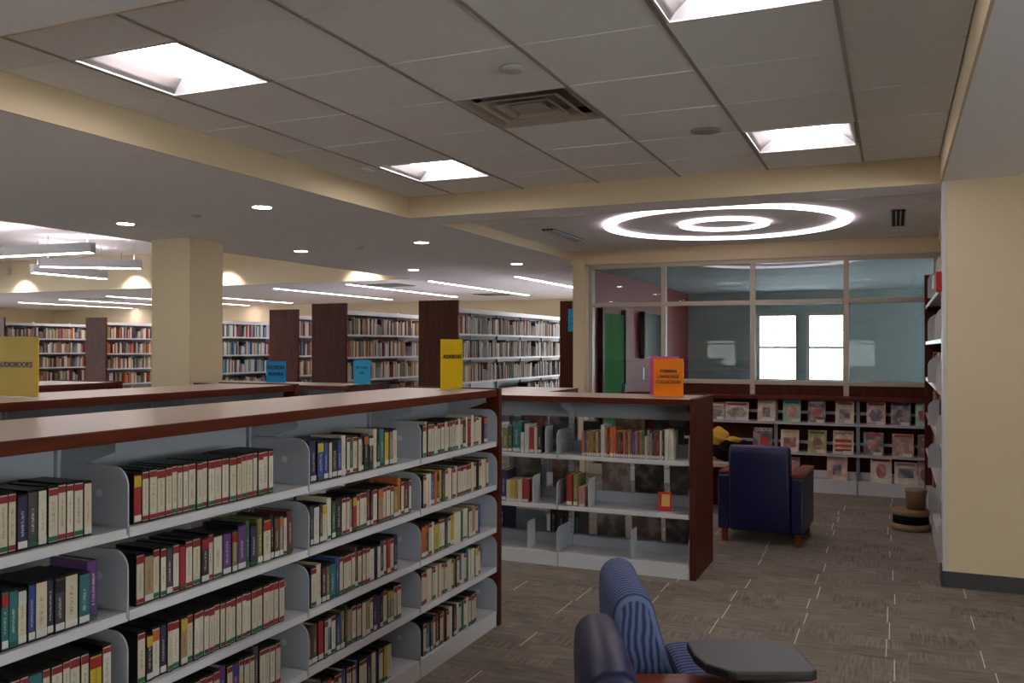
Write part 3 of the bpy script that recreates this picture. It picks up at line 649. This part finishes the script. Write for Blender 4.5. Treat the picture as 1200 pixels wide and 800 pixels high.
for si, z in enumerate(R1L):
    for bi in range(4):
        y0 = Y1E - (4 - bi) * .833 + .012; f0, f1 = fills[si][bi]
        y = y0 + f0 * .80; end = y0 + f1 * .80; k = 0
        run = None
        while y < end:
            k += 1; f = (y - y0) / .8
            red = mood(si, bi, f); w = rnd.choice([.022, .026, .03, .034]) if red else rnd.choice([.02, .026, .03, .036, .042]); h = rnd.choice([.152, .152, .154, .15]) if red else rnd.choice([.14, .147, .15, .154])
            depth = .148
            ex = []; kind = 'audio'
            if red:
                col = rnd.choice(['cream', 'ivory', 'cream']); zt_ = rnd.choice([.80, .83, .85])
                ex = [('title_band', zt_, .94, C_)] + ([('call_label', .05, .13, rnd.choice([R_, R_, G_, (28, 96, 62)]))])
                desc = '%s red-topped audiobook' % col
            else:
                col = rnd.choice(['cream', 'ivory', 'black', 'dark grey', 'grey', 'maroon', 'purple', 'blue', 'navy', 'teal', 'green', 'olive', 'yellow', 'brown', 'orange', 'black', 'ivory', 'red', 'tan', 'dark grey', 'cream'])
                ex = [('call_label', .05, .17, (190, 188, 180))] if rnd.random() < .75 else [('call_label', .05, .12, G_)]
                if rnd.random() < .35: ex.append(('title_band', .72, .93, CN[rnd.choice(['white', 'orange', 'red', 'black', 'blue', 'yellow'])]))
                if rnd.random() < .18: kind = 'hard'; h *= rnd.choice([1.06, 1.1]); w *= .9; ex = [e for e in ex if e[0] == 'call_label']
                desc = '%s audiobook' % col
            spec(kind, 'audiobook', (-1.98 - .012 - rnd.uniform(0, .006), y + w / 2, z + .001), 0.0, depth, w - .0012, h, col,
                 '%s, %s from left, %s shelf, %s bay of the audiobook unit' % (desc, ordn(k), shelf_names[si], bay_names[bi]), 'audiobooks on the near shelving unit', 0.0, ex)
            y += w + rnd.choice([0, 0, .0006])

# books on the foreign language unit: (x0, x1, height, colour, kind) measured on the shelf
def frow(z, items, shelf, y=5.715):
    for k, (x0, x1, h, col, kind) in enumerate(items):
        spec(kind, 'book', ((x0 + x1) / 2, y, z + .001), -PI / 2, .15 + .03 * (h > .2), (x1 - x0) - .002, h, col, '%s book, %s from left on the %s of the foreign language unit' % (col, ordn(k + 1), shelf), 'books on the foreign language unit', 0,
             [('call_label', .03, .14, (196, 194, 186))] if (x1 - x0) > .015 else [])
frow(.767, [(-2.56, -2.52, .17, 'olive', 'soft'), (-2.52, -2.485, .185, 'green', 'soft'), (-2.485, -2.42, .215, 'teal', 'hard'), (-2.42, -2.395, .14, 'white', 'soft'), (-2.395, -2.355, .20, 'white', 'hard'), (-2.355, -2.318, .18, 'red', 'soft'),
            (-2.318, -2.295, .18, 'cream', 'soft'), (-2.295, -2.262, .185, 'black', 'hard')], 'upper left shelf')
cols = [('orange', .165), ('blue', .17), ('olive', .165), ('orange', .17), ('olive', .17), ('green', .17), ('yellow', .165), ('purple', .17), ('white', .215), ('orange', .195), ('maroon', .14), ('orange', .20), ('orange', .20), ('red', .175), ('brown', .175), ('black', .17), ('orange', .18), ('brown', .17),
        ('tan', .18), ('red', .19), ('blue', .17), ('grey', .185), ('red', .18), ('olive', .18), ('green', .19), ('cream', .15), ('grey', .19), ('tan', .17), ('navy', .18), ('red', .17), ('maroon', .185), ('cream', .19), ('black', .19), ('ivory', .20), ('ivory', .19)]
x = -1.965; it = []
for k, (c_, h) in enumerate(cols):
    w = .0165 if k not in (8, 11, 33, 34) else .03
    it.append((x, x + w, h, c_, 'hard' if h > .18 else 'soft')); x += w
frow(.767, it, 'upper right shelf')
frow(.418, [(-2.60, -2.575, .16, 'blue', 'soft'), (-2.575, -2.53, .215, 'navy', 'hard'), (-2.53, -2.50, .15, 'cream', 'soft'), (-2.50, -2.465, .155, 'yellow', 'soft'), (-2.465, -2.44, .15, 'tan', 'soft'), (-2.44, -2.41, .155, 'cream', 'soft'), (-2.41, -2.36, .16, 'red', 'hard')], 'middle left shelf')
frow(.418, [(-2.08, -2.035, .215, 'red', 'hard'), (-2.03, -1.995, .215, 'olive', 'hard'), (-1.99, -1.945, .135, 'pink', 'soft')], 'middle right shelf')
# white book supports
for k, (x, z, lb) in enumerate(((-2.235, .767, 'white metal book support right of the black book, upper shelf'), (-2.33, .418, 'white metal book support right of the red book, middle shelf'), (-1.92, .418, 'white metal book support right of the pink book, middle shelf'), (-1.27 - .08, .767, 'white metal book support at the right end of the upper shelf'),
                              (-2.37, .095, 'white metal book support standing on the left base shelf'), (-1.62, .095, 'white metal book support standing on the right base shelf'))):
    t = thing('book_support', lb, 'bookend', (x, 5.72, z), 0, 'white book supports of the foreign language unit')
    solid('upright_plate', MB().prism(rounded_plate(.14, .19, .03), 0, -.002, .002, 'white'), t); solid('foot', box(-.06, -.002, .02, .12, .0005, .002, 'white'), t)
t = thing('display_book', 'small red and yellow book facing out, right of the middle shelf', 'book', (-1.41, 5.80, .4185), 0)
o = put('front_cover', box(-.045, .045, -.012, 0, 0, .125, 'case').mesh('front_cover'), t, rot=(-.12, 0, 0), color=lin((190, 40, 34)))
put('cover_picture', box(-.02, .035, -.0135, -.012, .03, .11, 'flat').mesh('cover_picture'), t, rot=(-.12, 0, 0), color=lin((214, 170, 90)))
# black binder box standing at the far side
tag(solid('binder_box', box(-2.02, -1.93, 5.90, 6.0, .77, .99, 'black'), None, .004), 'tall black box file beside the upper right books', 'box file')

# tall shelf books
def shelf_run(x, y0, bays, bw, z, gap, palette, where, face=1, lo=.02, hi=.92, hmin=.19, hmax=.25, wide=1.0, clip=None):
    for b in range(bays):
        y = y0 + b * bw + .03; end = y0 + (b + 1) * bw - .10 * rnd.random() - .06; k = 0
        while y < end:
            k += 1; w = rnd.uniform(.02, .045) * wide; h = rnd.uniform(hmin, hmax)
            if face > 0: pos = (x - .02 - rnd.uniform(0, .02), y + w / 2, z + .001); rz = 0.0
            else: pos = (x + .02 + rnd.uniform(0, .02), y + w / 2, z + .001); rz = PI
            yield dict(pos=pos, rz=rz, w=w - .001, h=h, col=rnd.choice(palette), k=k, b=b); y += w
PAL = ['cream', 'tan', 'brown', 'maroon', 'red', 'grey', 'dark grey', 'tan', 'cream', 'black', 'white', 'navy', 'brown', 'olive', 'ivory', 'tan', 'cream', 'grey', 'orange']
PALC = ['white', 'light blue', 'grey', 'cream', 'navy', 'red', 'teal', 'ivory', 'white']
case_word = {0: 'widest-panelled tall bookcase', 1: 'tall bookcase second from rear column', 2: 'tall bookcase third from rear column', 4: 'tall bookcase right of front column', 5: 'tall bookcase left of front column', 6: 'leftmost tall bookcase'}
clips = {0: (532, 663), 1: (409, 492), 2: (351, 373), 4: (258, 320), 5: (124, 183), 6: (4, 102)}
for ti, (x, y, b, _lb) in enumerate(TR):
    if ti == 3: continue
    for zi, z in enumerate(TL[:4]):
        for q in shelf_run(x, y, b, .915, z, 0, PALC if ti == 4 else PAL, '', 1):
            p = proj(q['pos'])
            if not (clips[ti][0] - 3 < p[0] < clips[ti][1] + 3): continue
            if p[1] > 466: continue
            spec('hard' if rnd.random() < .6 else 'soft', 'library_book', q['pos'], q['rz'], .17, q['w'], q['h'], q['col'],
                 '%s book, %s in %s bay, %s shelf, %s' % (q['col'], ordn(q['k']), ordn(q['b'] + 1), shelf_names[zi], case_word[ti]), 'books on the tall bookcases', 0, [])
# books of the right wall bookcase
for zi, z in enumerate(RL):
    for q in shelf_run(.28, 6.46, 4, .79, z, 0, PAL, '', -1):
        if proj(q['pos'])[0] > 1110: continue
        spec('hard', 'library_book', (q['pos'][0] + .03, q['pos'][1], q['pos'][2]), q['rz'], .18, q['w'], q['h'], q['col'], '%s book, %s in %s bay, %s shelf, right wall bookcase' % (q['col'], ordn(q['k']), ordn(q['b'] + 1), ['top', 'second', 'third', 'fourth', 'fifth', 'bottom'][zi]), 'books on the tall bookcases')
# books under the far low unit
for q_, x in enumerate([-5.5 + .028 * k for k in range(36)]):
    if x + .028 > -4.44: break
    c_ = rnd.choice(['grey', 'dark grey', 'black', 'white', 'tan', 'grey'])
    spec('hard', 'fiction_book', (x, 6.52, .901), -PI / 2, .15, .025, rnd.uniform(.14, .19), c_, '%s book, %s from left under the top with the blue signs' % (c_, ordn(q_ + 1)), 'books on the fiction unit', 0, [])

def joined(name, specs, label, group):
    """far or surplus books: real geometry in one mesh, colour per book kept as materials"""
    byc = {}; m = MB()
    for b in specs:
        key = 'jb_' + b['col']
        if key not in M: M[key] = paint('surplus_' + b['col'].replace(' ', '_'), CN[b['col']], .55)
        px_, py_, pz_ = b['pos']; w, h, d = b['w'] / 2, b['h'], b['d']
        if abs(b['rz']) < .1: m.box(px_ - d, px_, py_ - w, py_ + w, pz_, pz_ + h, key)
        elif b['rz'] > 3: m.box(px_, px_ + d, py_ - w, py_ + w, pz_, pz_ + h, key)
        else: m.box(px_ - w, px_ + w, py_, py_ + d, pz_, pz_ + h, key)
    o = solid(name, m); tag(o, label, 'books', group, 'stuff'); return o
aud = sorted([b for b in BOOKS if b['name'] == 'audiobook' and b['vis']], key=lambda b: -b['area'])
for b in aud[:300]: realise(b)
if len(aud) > 300: joined('surplus_audiobooks', aud[300:], 'remaining smaller audiobooks of the near shelving unit', None)
print('audiobooks', len(aud))
oth = sorted([b for b in BOOKS if b['name'] in ('book', 'fiction_book') and b['vis']], key=lambda b: -b['area'])
for b in oth: realise(b)
tl = sorted([b for b in BOOKS if b['name'] == 'library_book' and b['vis']], key=lambda b: -b['area'])
NB = 290 - len(oth)
for b in tl[:NB]: realise(b)
if len(tl) > NB: joined('surplus_library_books', tl[NB:], 'remaining books of the tall bookcases at the rear', None)
import collections
print('DUP', [(k, v) for k, v in collections.Counter(b['label'] for b in BOOKS).items() if v > 1][:5])
print('library', len(tl), 'other', len(oth))
# back-to-back neighbours on the far side of the near range: dark case tops glimpsed over the shelf
m = []
for si in (0,):
    y = 1.2
    while y < 4.2:
        w = .03; m.append(dict(pos=(-2.55 + .02, y + w / 2, R1L[si] + .001), rz=PI, w=w - .001, h=.16, d=.148, col=rnd.choice(['black', 'black', 'dark grey', 'grey']))); y += w if rnd.random() < .97 else .18
joined('far_side_audiobooks', m, 'audiobooks on the hidden far side of the near shelving unit', None)

# ---------------------------------------------------------------- magazines
def magazine(x, z, y, w, h, col, label, lean=-.2, title=None, tcol='white', rz=0.0, sticker=True, block=None):
    t = thing('magazine', label, 'magazine', (x, y, z + .002), rz, 'magazines on the low display unit')
    o = put('cover', box(-w / 2, w / 2, 0, .005, 0, h, 'cover').mesh('cover'), t, rot=(lean, 0, 0), color=lin(col))
    if title: 
        tt = text(title, .03, o, (0, -.001, h - .025), (PI / 2, 0, 0), tcol, width=w * .8)
    else: put('title_bar', box(-w * .4, w * .4, -.0008, 0, h - .036, h - .014, 'flat').mesh('title_bar'), o, color=lin(tcol if isinstance(tcol, tuple) else (190, 60, 50)))
    if sticker: put('sticker', box(-.002, w * .42, -.0012, -.0002, .006, .036, 'flat').mesh('sticker'), o, color=lin((200, 188, 170)))
    q = random.Random(label)
    if block is None:
        zc = q.uniform(.2, .3); pc = q.choice([(60, 40, 34), (120, 60, 40), (40, 60, 70), (170, 120, 90), (80, 90, 60), (150, 60, 50)])
        ww = q.uniform(.22, .4)
        m = MB(); n = q.choice([16, 4, 4, 6]); zz = (zc + .22) * h
        m.prism([(ww * w * (1 if n == 16 else 1.3) * math.cos(2 * PI * (k + (.5 if n == 4 else 0)) / n), zz + .30 * h * math.sin(2 * PI * (k + (.5 if n == 4 else 0)) / n)) for k in range(n)], 1, -.0009, 0, 'cover')
        put('cover_picture', m.mesh('cover_picture'), o, color=lin(pc))
    for bl in (block or ()): put('cover_picture', box(bl[0] * w, bl[1] * w, -.0006, 0, bl[2] * h, bl[3] * h, 'flat').mesh('cover_picture'), o, color=lin(bl[4]))
    return t
MY = 9.70
rowA = [(-1.78, .16, .19, (120, 96, 60), 'brown and cream magazine at the left end of the top row', (200, 190, 170)), (-1.57, .25, .20, (186, 160, 148), 'wide pinkish magazine with red stripes, top row', (150, 30, 40)), (-1.26, .185, .235, (196, 176, 158), 'pale cream magazine with a white figure, top row', (170, 150, 130)),
        (-1.0, .18, .235, (120, 170, 140), 'pale green and white magazine, top row beside the post', (60, 110, 100)), (-.75, .175, .24, (30, 50, 30), 'dark green garden magazine with white border, top row', (210, 210, 200)), (-.475, .18, .235, (176, 160, 136), 'beige magazine with a room picture, top row', (160, 60, 50)),
        (-.175, .18, .235, (166, 120, 104), 'pinkish magazine showing two people, top row', (150, 40, 44)), (.055, .185, .24, (70, 60, 66), 'dark magazine with a round pink face, top row', (60, 40, 90)), (.26, .14, .235, (130, 186, 150), 'pale green magazine at the right end of the top row', (190, 220, 200))]
for x, w, h, col, lb, tc_ in rowA: magazine(x, ML[0], MY, w, h, col, lb, tcol=tc_)
rowB = [(-1.02, .185, .235, (196, 172, 150), 'cream magazine with small green patterns, second row', (190, 150, 90)), (-.745, .185, .24, (130, 140, 50), 'green and yellow landscape magazine, second row', (70, 90, 60)),
        (-.20, .19, .24, (24, 50, 58), 'dark teal magazine with a red title, second row', (190, 30, 34)), (.075, .2, .235, (150, 116, 92), 'brown magazine with house pictures, second row', (180, 60, 50)), (.28, .14, .235, (92, 50, 36), 'dark brown magazine at the right end of the second row', (60, 90, 50))]
for x, w, h, col, lb, tc_ in rowB: magazine(x, ML[1], MY, w, h, col, lb, tcol=tc_)
magazine(-1.30, ML[1], MY, .2, .25, (34, 34, 38), 'dark grey magazine lettered COOKS, second row', title='COOKS', tcol='white', sticker=False, block=[(-.12, .28, .25, .62, (170, 44, 26))])
magazine(-.49, ML[1], MY, .2, .245, (190, 160, 130), 'white magazine lettered EatingWell with stacked sandwiches, second row', title='EatingWell', tcol='base', block=[(-.4, .4, .5, .64, (150, 62, 30)), (-.42, .42, .3, .42, (160, 70, 36)), (-.4, .4, .12, .22, (110, 44, 26))])
rowC = [(-1.02, .2, .22, (110, 90, 130), 'purple and pink magazine behind the armchair arm, bottom row', (170, 40, 60)), (-.55, .2, .245, (196, 150, 136), 'pale pink magazine with a leaning figure, bottom row', (190, 150, 140)),
        (-.13, .2, .25, (196, 186, 174), 'white magazine showing a seated person, bottom row', (180, 60, 50)), (.1, .21, .22, (196, 180, 170), 'white and pink magazine with a small dark picture, bottom row', (170, 110, 110)), (.28, .14, .235, (170, 150, 140), 'pinkish magazine at the right end of the bottom row', (190, 160, 150))]
for x, w, h, col, lb, tc_ in rowC: magazine(x, .135, MY, w, h, col, lb, tcol=tc_)
# magazines on the far side of the foreign language unit, seen through the clear panel
FM = [(-2.45, .767, (120, 40, 44)), (-2.22, .767, (80, 76, 70)), (-1.72, .767, (110, 74, 50)), (-1.44, .767, (50, 46, 44)), (-2.5, .418, (80, 64, 50)), (-2.2, .418, (140, 90, 84)), (-1.82, .418, (150, 120, 108)), (-1.58, .418, (26, 24, 24)), (-1.33, .418, (110, 104, 96)),
      (-1.86, .095, (96, 88, 84)), (-1.6, .095, (100, 60, 56)), (-1.36, .095, (70, 70, 72))]
for k, (x, z, col) in enumerate(FM):
    t = thing('magazine', 'dim magazine seen through the clear panel, %s from left on the %s shelf' % (['first', 'second', 'third', 'fourth', 'first', 'second', 'third', 'fourth', 'fifth', 'first', 'second', 'third'][k], {.767: 'upper', .418: 'middle', .095: 'base'}[z]), 'magazine', (x, 6.06, z + .002), 0, 'magazines on the far side of the foreign language unit')
    put('cover', box(-.105, .105, 0, .006, 0, .27, 'cover').mesh('cover'), t, rot=(.08, 0, 0), color=lin(col))
for k, (x, col) in enumerate(((-2.72, 'navy'), (-2.31, 'black'), (-2.25, 'brown'), (-2.19, 'black'), (-2.13, 'dark grey'))):
    t = put('box_file', BM['hard'], None, (x + .025, 6.01, .096), (0, 0, -PI / 2), (.2, .055, .25), lin(CN[col])); tag(t, '%s binder on the far base shelf of the foreign language unit, %s from left' % (col, ordn(k + 1)), 'binder', 'binders behind the clear panel')

# ---------------------------------------------------------------- signs
def sign(name, x, y, z, w, h, rz, mcol, label, lines, tm='black', size=.03, width=None, lean=0.0, tz=None, spacing=1.3):
    key = 'sg_%d_%d_%d' % mcol
    if key not in M: M[key] = paint('sign_paper_' + name, mcol, .4, .01)
    t = thing(name, label, 'sign', (x, y, z + .003), rz)
    p = solid('placard', box(-w / 2, w / 2, -.0025, .0025, .004, h, key), t, rot=(lean, 0, 0))
    solid('acrylic_holder', MB().box(-w / 2 - .002, w / 2 + .002, -.0045, -.0026, .0, h + .003, 'acrylic').box(-w / 2 - .002, w / 2 + .002, .0026, .0045, .0, h + .003, 'acrylic'), t, rot=(lean, 0, 0))
    solid('foot', box(-w / 2, w / 2, -.035, .045, -.0025, -.0005, 'acrylic'), t)
    if lines: text(lines, size, p, (0, -.0052, tz or h * .55), (PI / 2, 0, 0), tm, width=width, spacing=spacing)
    return t
sign('standing_sign', -3.603, 2.72, 1.28, .29, .272, .0, (222, 176, 4), 'large yellow sign lettered AUDIOBOOKS, left edge, on the second unit', 'AUDIOBOOKS', width=.225, tz=.145)
sign('standing_sign', -2.17, 4.18, 1.28, .216, .268, PI / 2 - .08, (222, 176, 4), 'narrow-looking yellow sign lettered AUDIOBOOKS at the end of the near unit', 'AUDIOBOOKS', width=.185, tz=.175)
sign('standing_sign', -5.375, 6.75, 1.165, .20, .205, .2, (30, 140, 196), 'blue sign lettered FICTION BOOKS just right of the front column', 'FICTION\nBOOKS', width=.17, tz=.115, spacing=1.3)
sign('standing_sign', -4.415, 6.75, 1.165, .165, .225, .1, (50, 160, 205), 'light blue sign lettered FICTION U&L on the far low unit', 'FICTION\nU&L', width=.115, tz=.13, spacing=1.5)
sign('standing_sign', -1.395, 5.84, 1.17, .20, .262, .1, (250, 128, 12), 'orange sign lettered FOREIGN LANGUAGE COLLECTION', 'FOREIGN\nLANGUAGE\nCOLLECTION', width=.165, tz=.14, spacing=1.35)
sign('standing_sign', -1.49, 6.12, 1.17, .2, .272, .15, (214, 70, 130), 'pink sign standing behind the orange sign', None)
t = thing('hanging_sign', 'blue hanging sign before the bookcase beside the rear column', 'sign', (-3.71, 10.60, 1.71))
solid('placard', box(-.12, .12, -.003, .003, 0, .29, 'sg_30_140_196'), t)
for dx in (-.06, .06): solid('cord', MB().lathe([(.002, .29), (.002, Z1 - 1.71)], 'white', 5, dx, 0), t)
for k in (.165, .105): solid('lettering', box(-.07, .07, -.0045, -.003, k - .01, k + .01, 'base'), t)

# ---------------------------------------------------------------- armchairs
def back_profile(r=.055):
    P = [(-.02, .10), (-.045, .40), (-.055, .64)]
    for k in range(0, 9):
        a = PI - PI * k / 8; P.append((.012 + .065 * math.cos(a), .695 + .065 * math.sin(a)))
    P += [(.12, .55), (.17, .43), (.18, .30), (.18, .10)]; return P
def armchair(label, loc, rz, mats=('cloth_blue', 'cloth_blue'), arms=(1, 1), group=None, W=.46, wood_arm=True):
    """local: faces +x, +y is its left; origin on the floor under the foot of the back"""
    t = thing('armchair', label, 'armchair', loc, rz, group); mv, mu = mats
    h = W / 2
    o = solid('backrest', MB().prism(back_profile(), 1, -h, h, mv, True, cap=mu), t, .018)
    for p in o.data.polygons: p.use_smooth = True
    o = solid('seat', MB().prism([(.183, .16), (.183, .445), (.24, .452), (.50, .452), (.60, .44), (.635, .41), (.635, .16)], 1, -h - (0 if any(arms) else .03), h + (0 if any(arms) else .03), mv, cap=mu), t, .02)
    solid('seat_base', box(.0, .62, -h + .01, h - .01, .10, .16, 'black'), t)
    for s, on in ((-1, arms[0]), (1, arms[1])):
        if on:
            y0, y1 = sorted((s * (h + .002), s * (h + .095)))
            solid('arm_panel', box(-.0, .63, y0, y1, .10, .52, mu), t, .015)
            solid('armrest', box(.03, .66, y0 - .002, y1 + .002, .52, .548, 'armwood'), t, .009)
    hw = h + (.08 if arms[0] or arms[1] else 0)
    for lx in (.05, .58):
        for ly in (-1, 1):
            q = (hw - .03) * ly; solid('leg', MB().prism([(lx - .025, .10), (lx + .025, .10), (lx + .018, 0), (lx - .018, 0)], 1, q - .02, q + .02, 'armwood'), t, .002)
    return t
armchair('navy armchair with wooden arm caps seen from behind, facing the magazines', (-.95, 6.93, 0), PI / 2 - .04, W=.45)
RZ = math.atan2(.39, .92)
u = Vector((.92, .39, 0)); v = Vector((-.39, .92, 0))
A = Vector((-.70, 2.18, 0)); B = Vector((-.83, 2.82, 0))
ca = armchair('dark blue armchair with a writing tablet, nearest the camera', A, RZ, arms=(0, 1), W=.47)
armchair('blue striped fabric chair beside the tablet armchair', B, RZ, mats=('stripe_v', 'stripe_u'), arms=(0, 0), W=.49)
# piping on the near chair's back
tb = []
def tablet_outline():
    P = []; x0, x1, y0, y1 = .30, .62, .155, .43
    for k in range(7):
        a = PI / 2 + PI * k / 6 * .5; P.append((x0 + .05 + .05 * math.cos(a), y1 - .03 + .03 * math.sin(a)))
    P += [(x0 + .0, (y0 + y1) / 2), (x0 + .02, y0 + .06), (x0 + .07, y0 + .01), (x0 + .09, y0)]
    P += [(x1 - .02, y0), (x1, y0 + .02), (x1, y1 - .08), (x1 - .05, y1 - .01), (x1 - .07, y1)]
    return P
tt = solid('writing_tablet', MB().prism(tablet_outline(), 2, .588, .616, 'tablet'), ca, .007)
solid('tablet_post', MB().lathe([(.03, .548), (.03, .588)], 'black', 16, .45, .282), ca)

# ---------------------------------------------------------------- small things by the magazines
t = thing('side_table', 'low light-topped side table between the foreign language unit and armchair', 'table', (-1.50, 8.35, 0))
solid('tabletop', box(-.3, .3, -.25, .25, .42, .46, 'counter'), t, .004); solid('cabinet_side', box(-.28, -.25, -.23, .23, 0, .42, 'armwood'), t); solid('cabinet_side', box(.25, .28, -.23, .23, 0, .42, 'armwood'), t); solid('back_panel', box(-.25, .25, .2, .23, 0, .42, 'armwood'), t)
M['fur_y'] = paint('yellow_fleece', (196, 150, 62), .95, .25, 20, .1, bs=.8); M['fur_k'] = paint('black_fleece', (14, 12, 14), .95, .1, 20, .1, bs=.8)
def blob(parent, name, c0, r, m, seed):
    bm = bmesh.new(); bmesh.ops.create_icosphere(bm, subdivisions=4, radius=1); q = random.Random(seed)
    ph = [q.uniform(0, 6) for _ in range(6)]
    for vv in bm.verts:
        p = vv.co; k = 1 + .10 * math.sin(5 * p.x + ph[0]) * math.sin(4 * p.y + ph[1]) + .07 * math.sin(9 * p.z + ph[2] + 6 * p.x) + .04 * math.sin(17 * p.x + ph[3]) * math.sin(15 * p.z + ph[4])
        vv.co = Vector((c0[0] + p.x * r[0] * k, c0[1] + p.y * r[1] * k, c0[2] + max(p.z, -.75) * r[2] * k))
    for f in bm.faces: f.smooth = True
    me = bpy.data.meshes.new(name); bm.to_mesh(me); bm.free(); me.materials.append(M[m]); return put(name, me, parent)
t = thing('fleece_bundle', 'soft black and yellow bundle lying on the side table', 'bundle', (-1.44, 8.35, .462))
blob(t, 'black_fleece', (.04, 0, .085), (.20, .15, .115), 'fur_k', 3); blob(t, 'yellow_fleece', (-.10, .02, .19), (.13, .12, .10), 'fur_y', 5); blob(t, 'yellow_fold', (.05, .0, .185), (.09, .10, .03), 'fur_y', 8)
t = thing('kick_stool', 'round tan step stool with a dark band by the right bookcase', 'stool', (.12, 8.05, 0))
solid('base_ring', MB().lathe([(.15, .0), (.155, .02), (.15, .055)], 'stool', 36), t)
solid('dark_band', MB().lathe([(.14, .056), (.136, .12)], 'fur_k', 36), t); solid('lower_step', MB().lathe([(.14, .121), (.146, .135), (.14, .165), (.13, .17)], 'stool', 36), t)
solid('upper_drum', MB().lathe([(.07, .171), (.082, .30), (.088, .32), (.084, .335), (.075, .338)], 'stool', 30, .04), t)
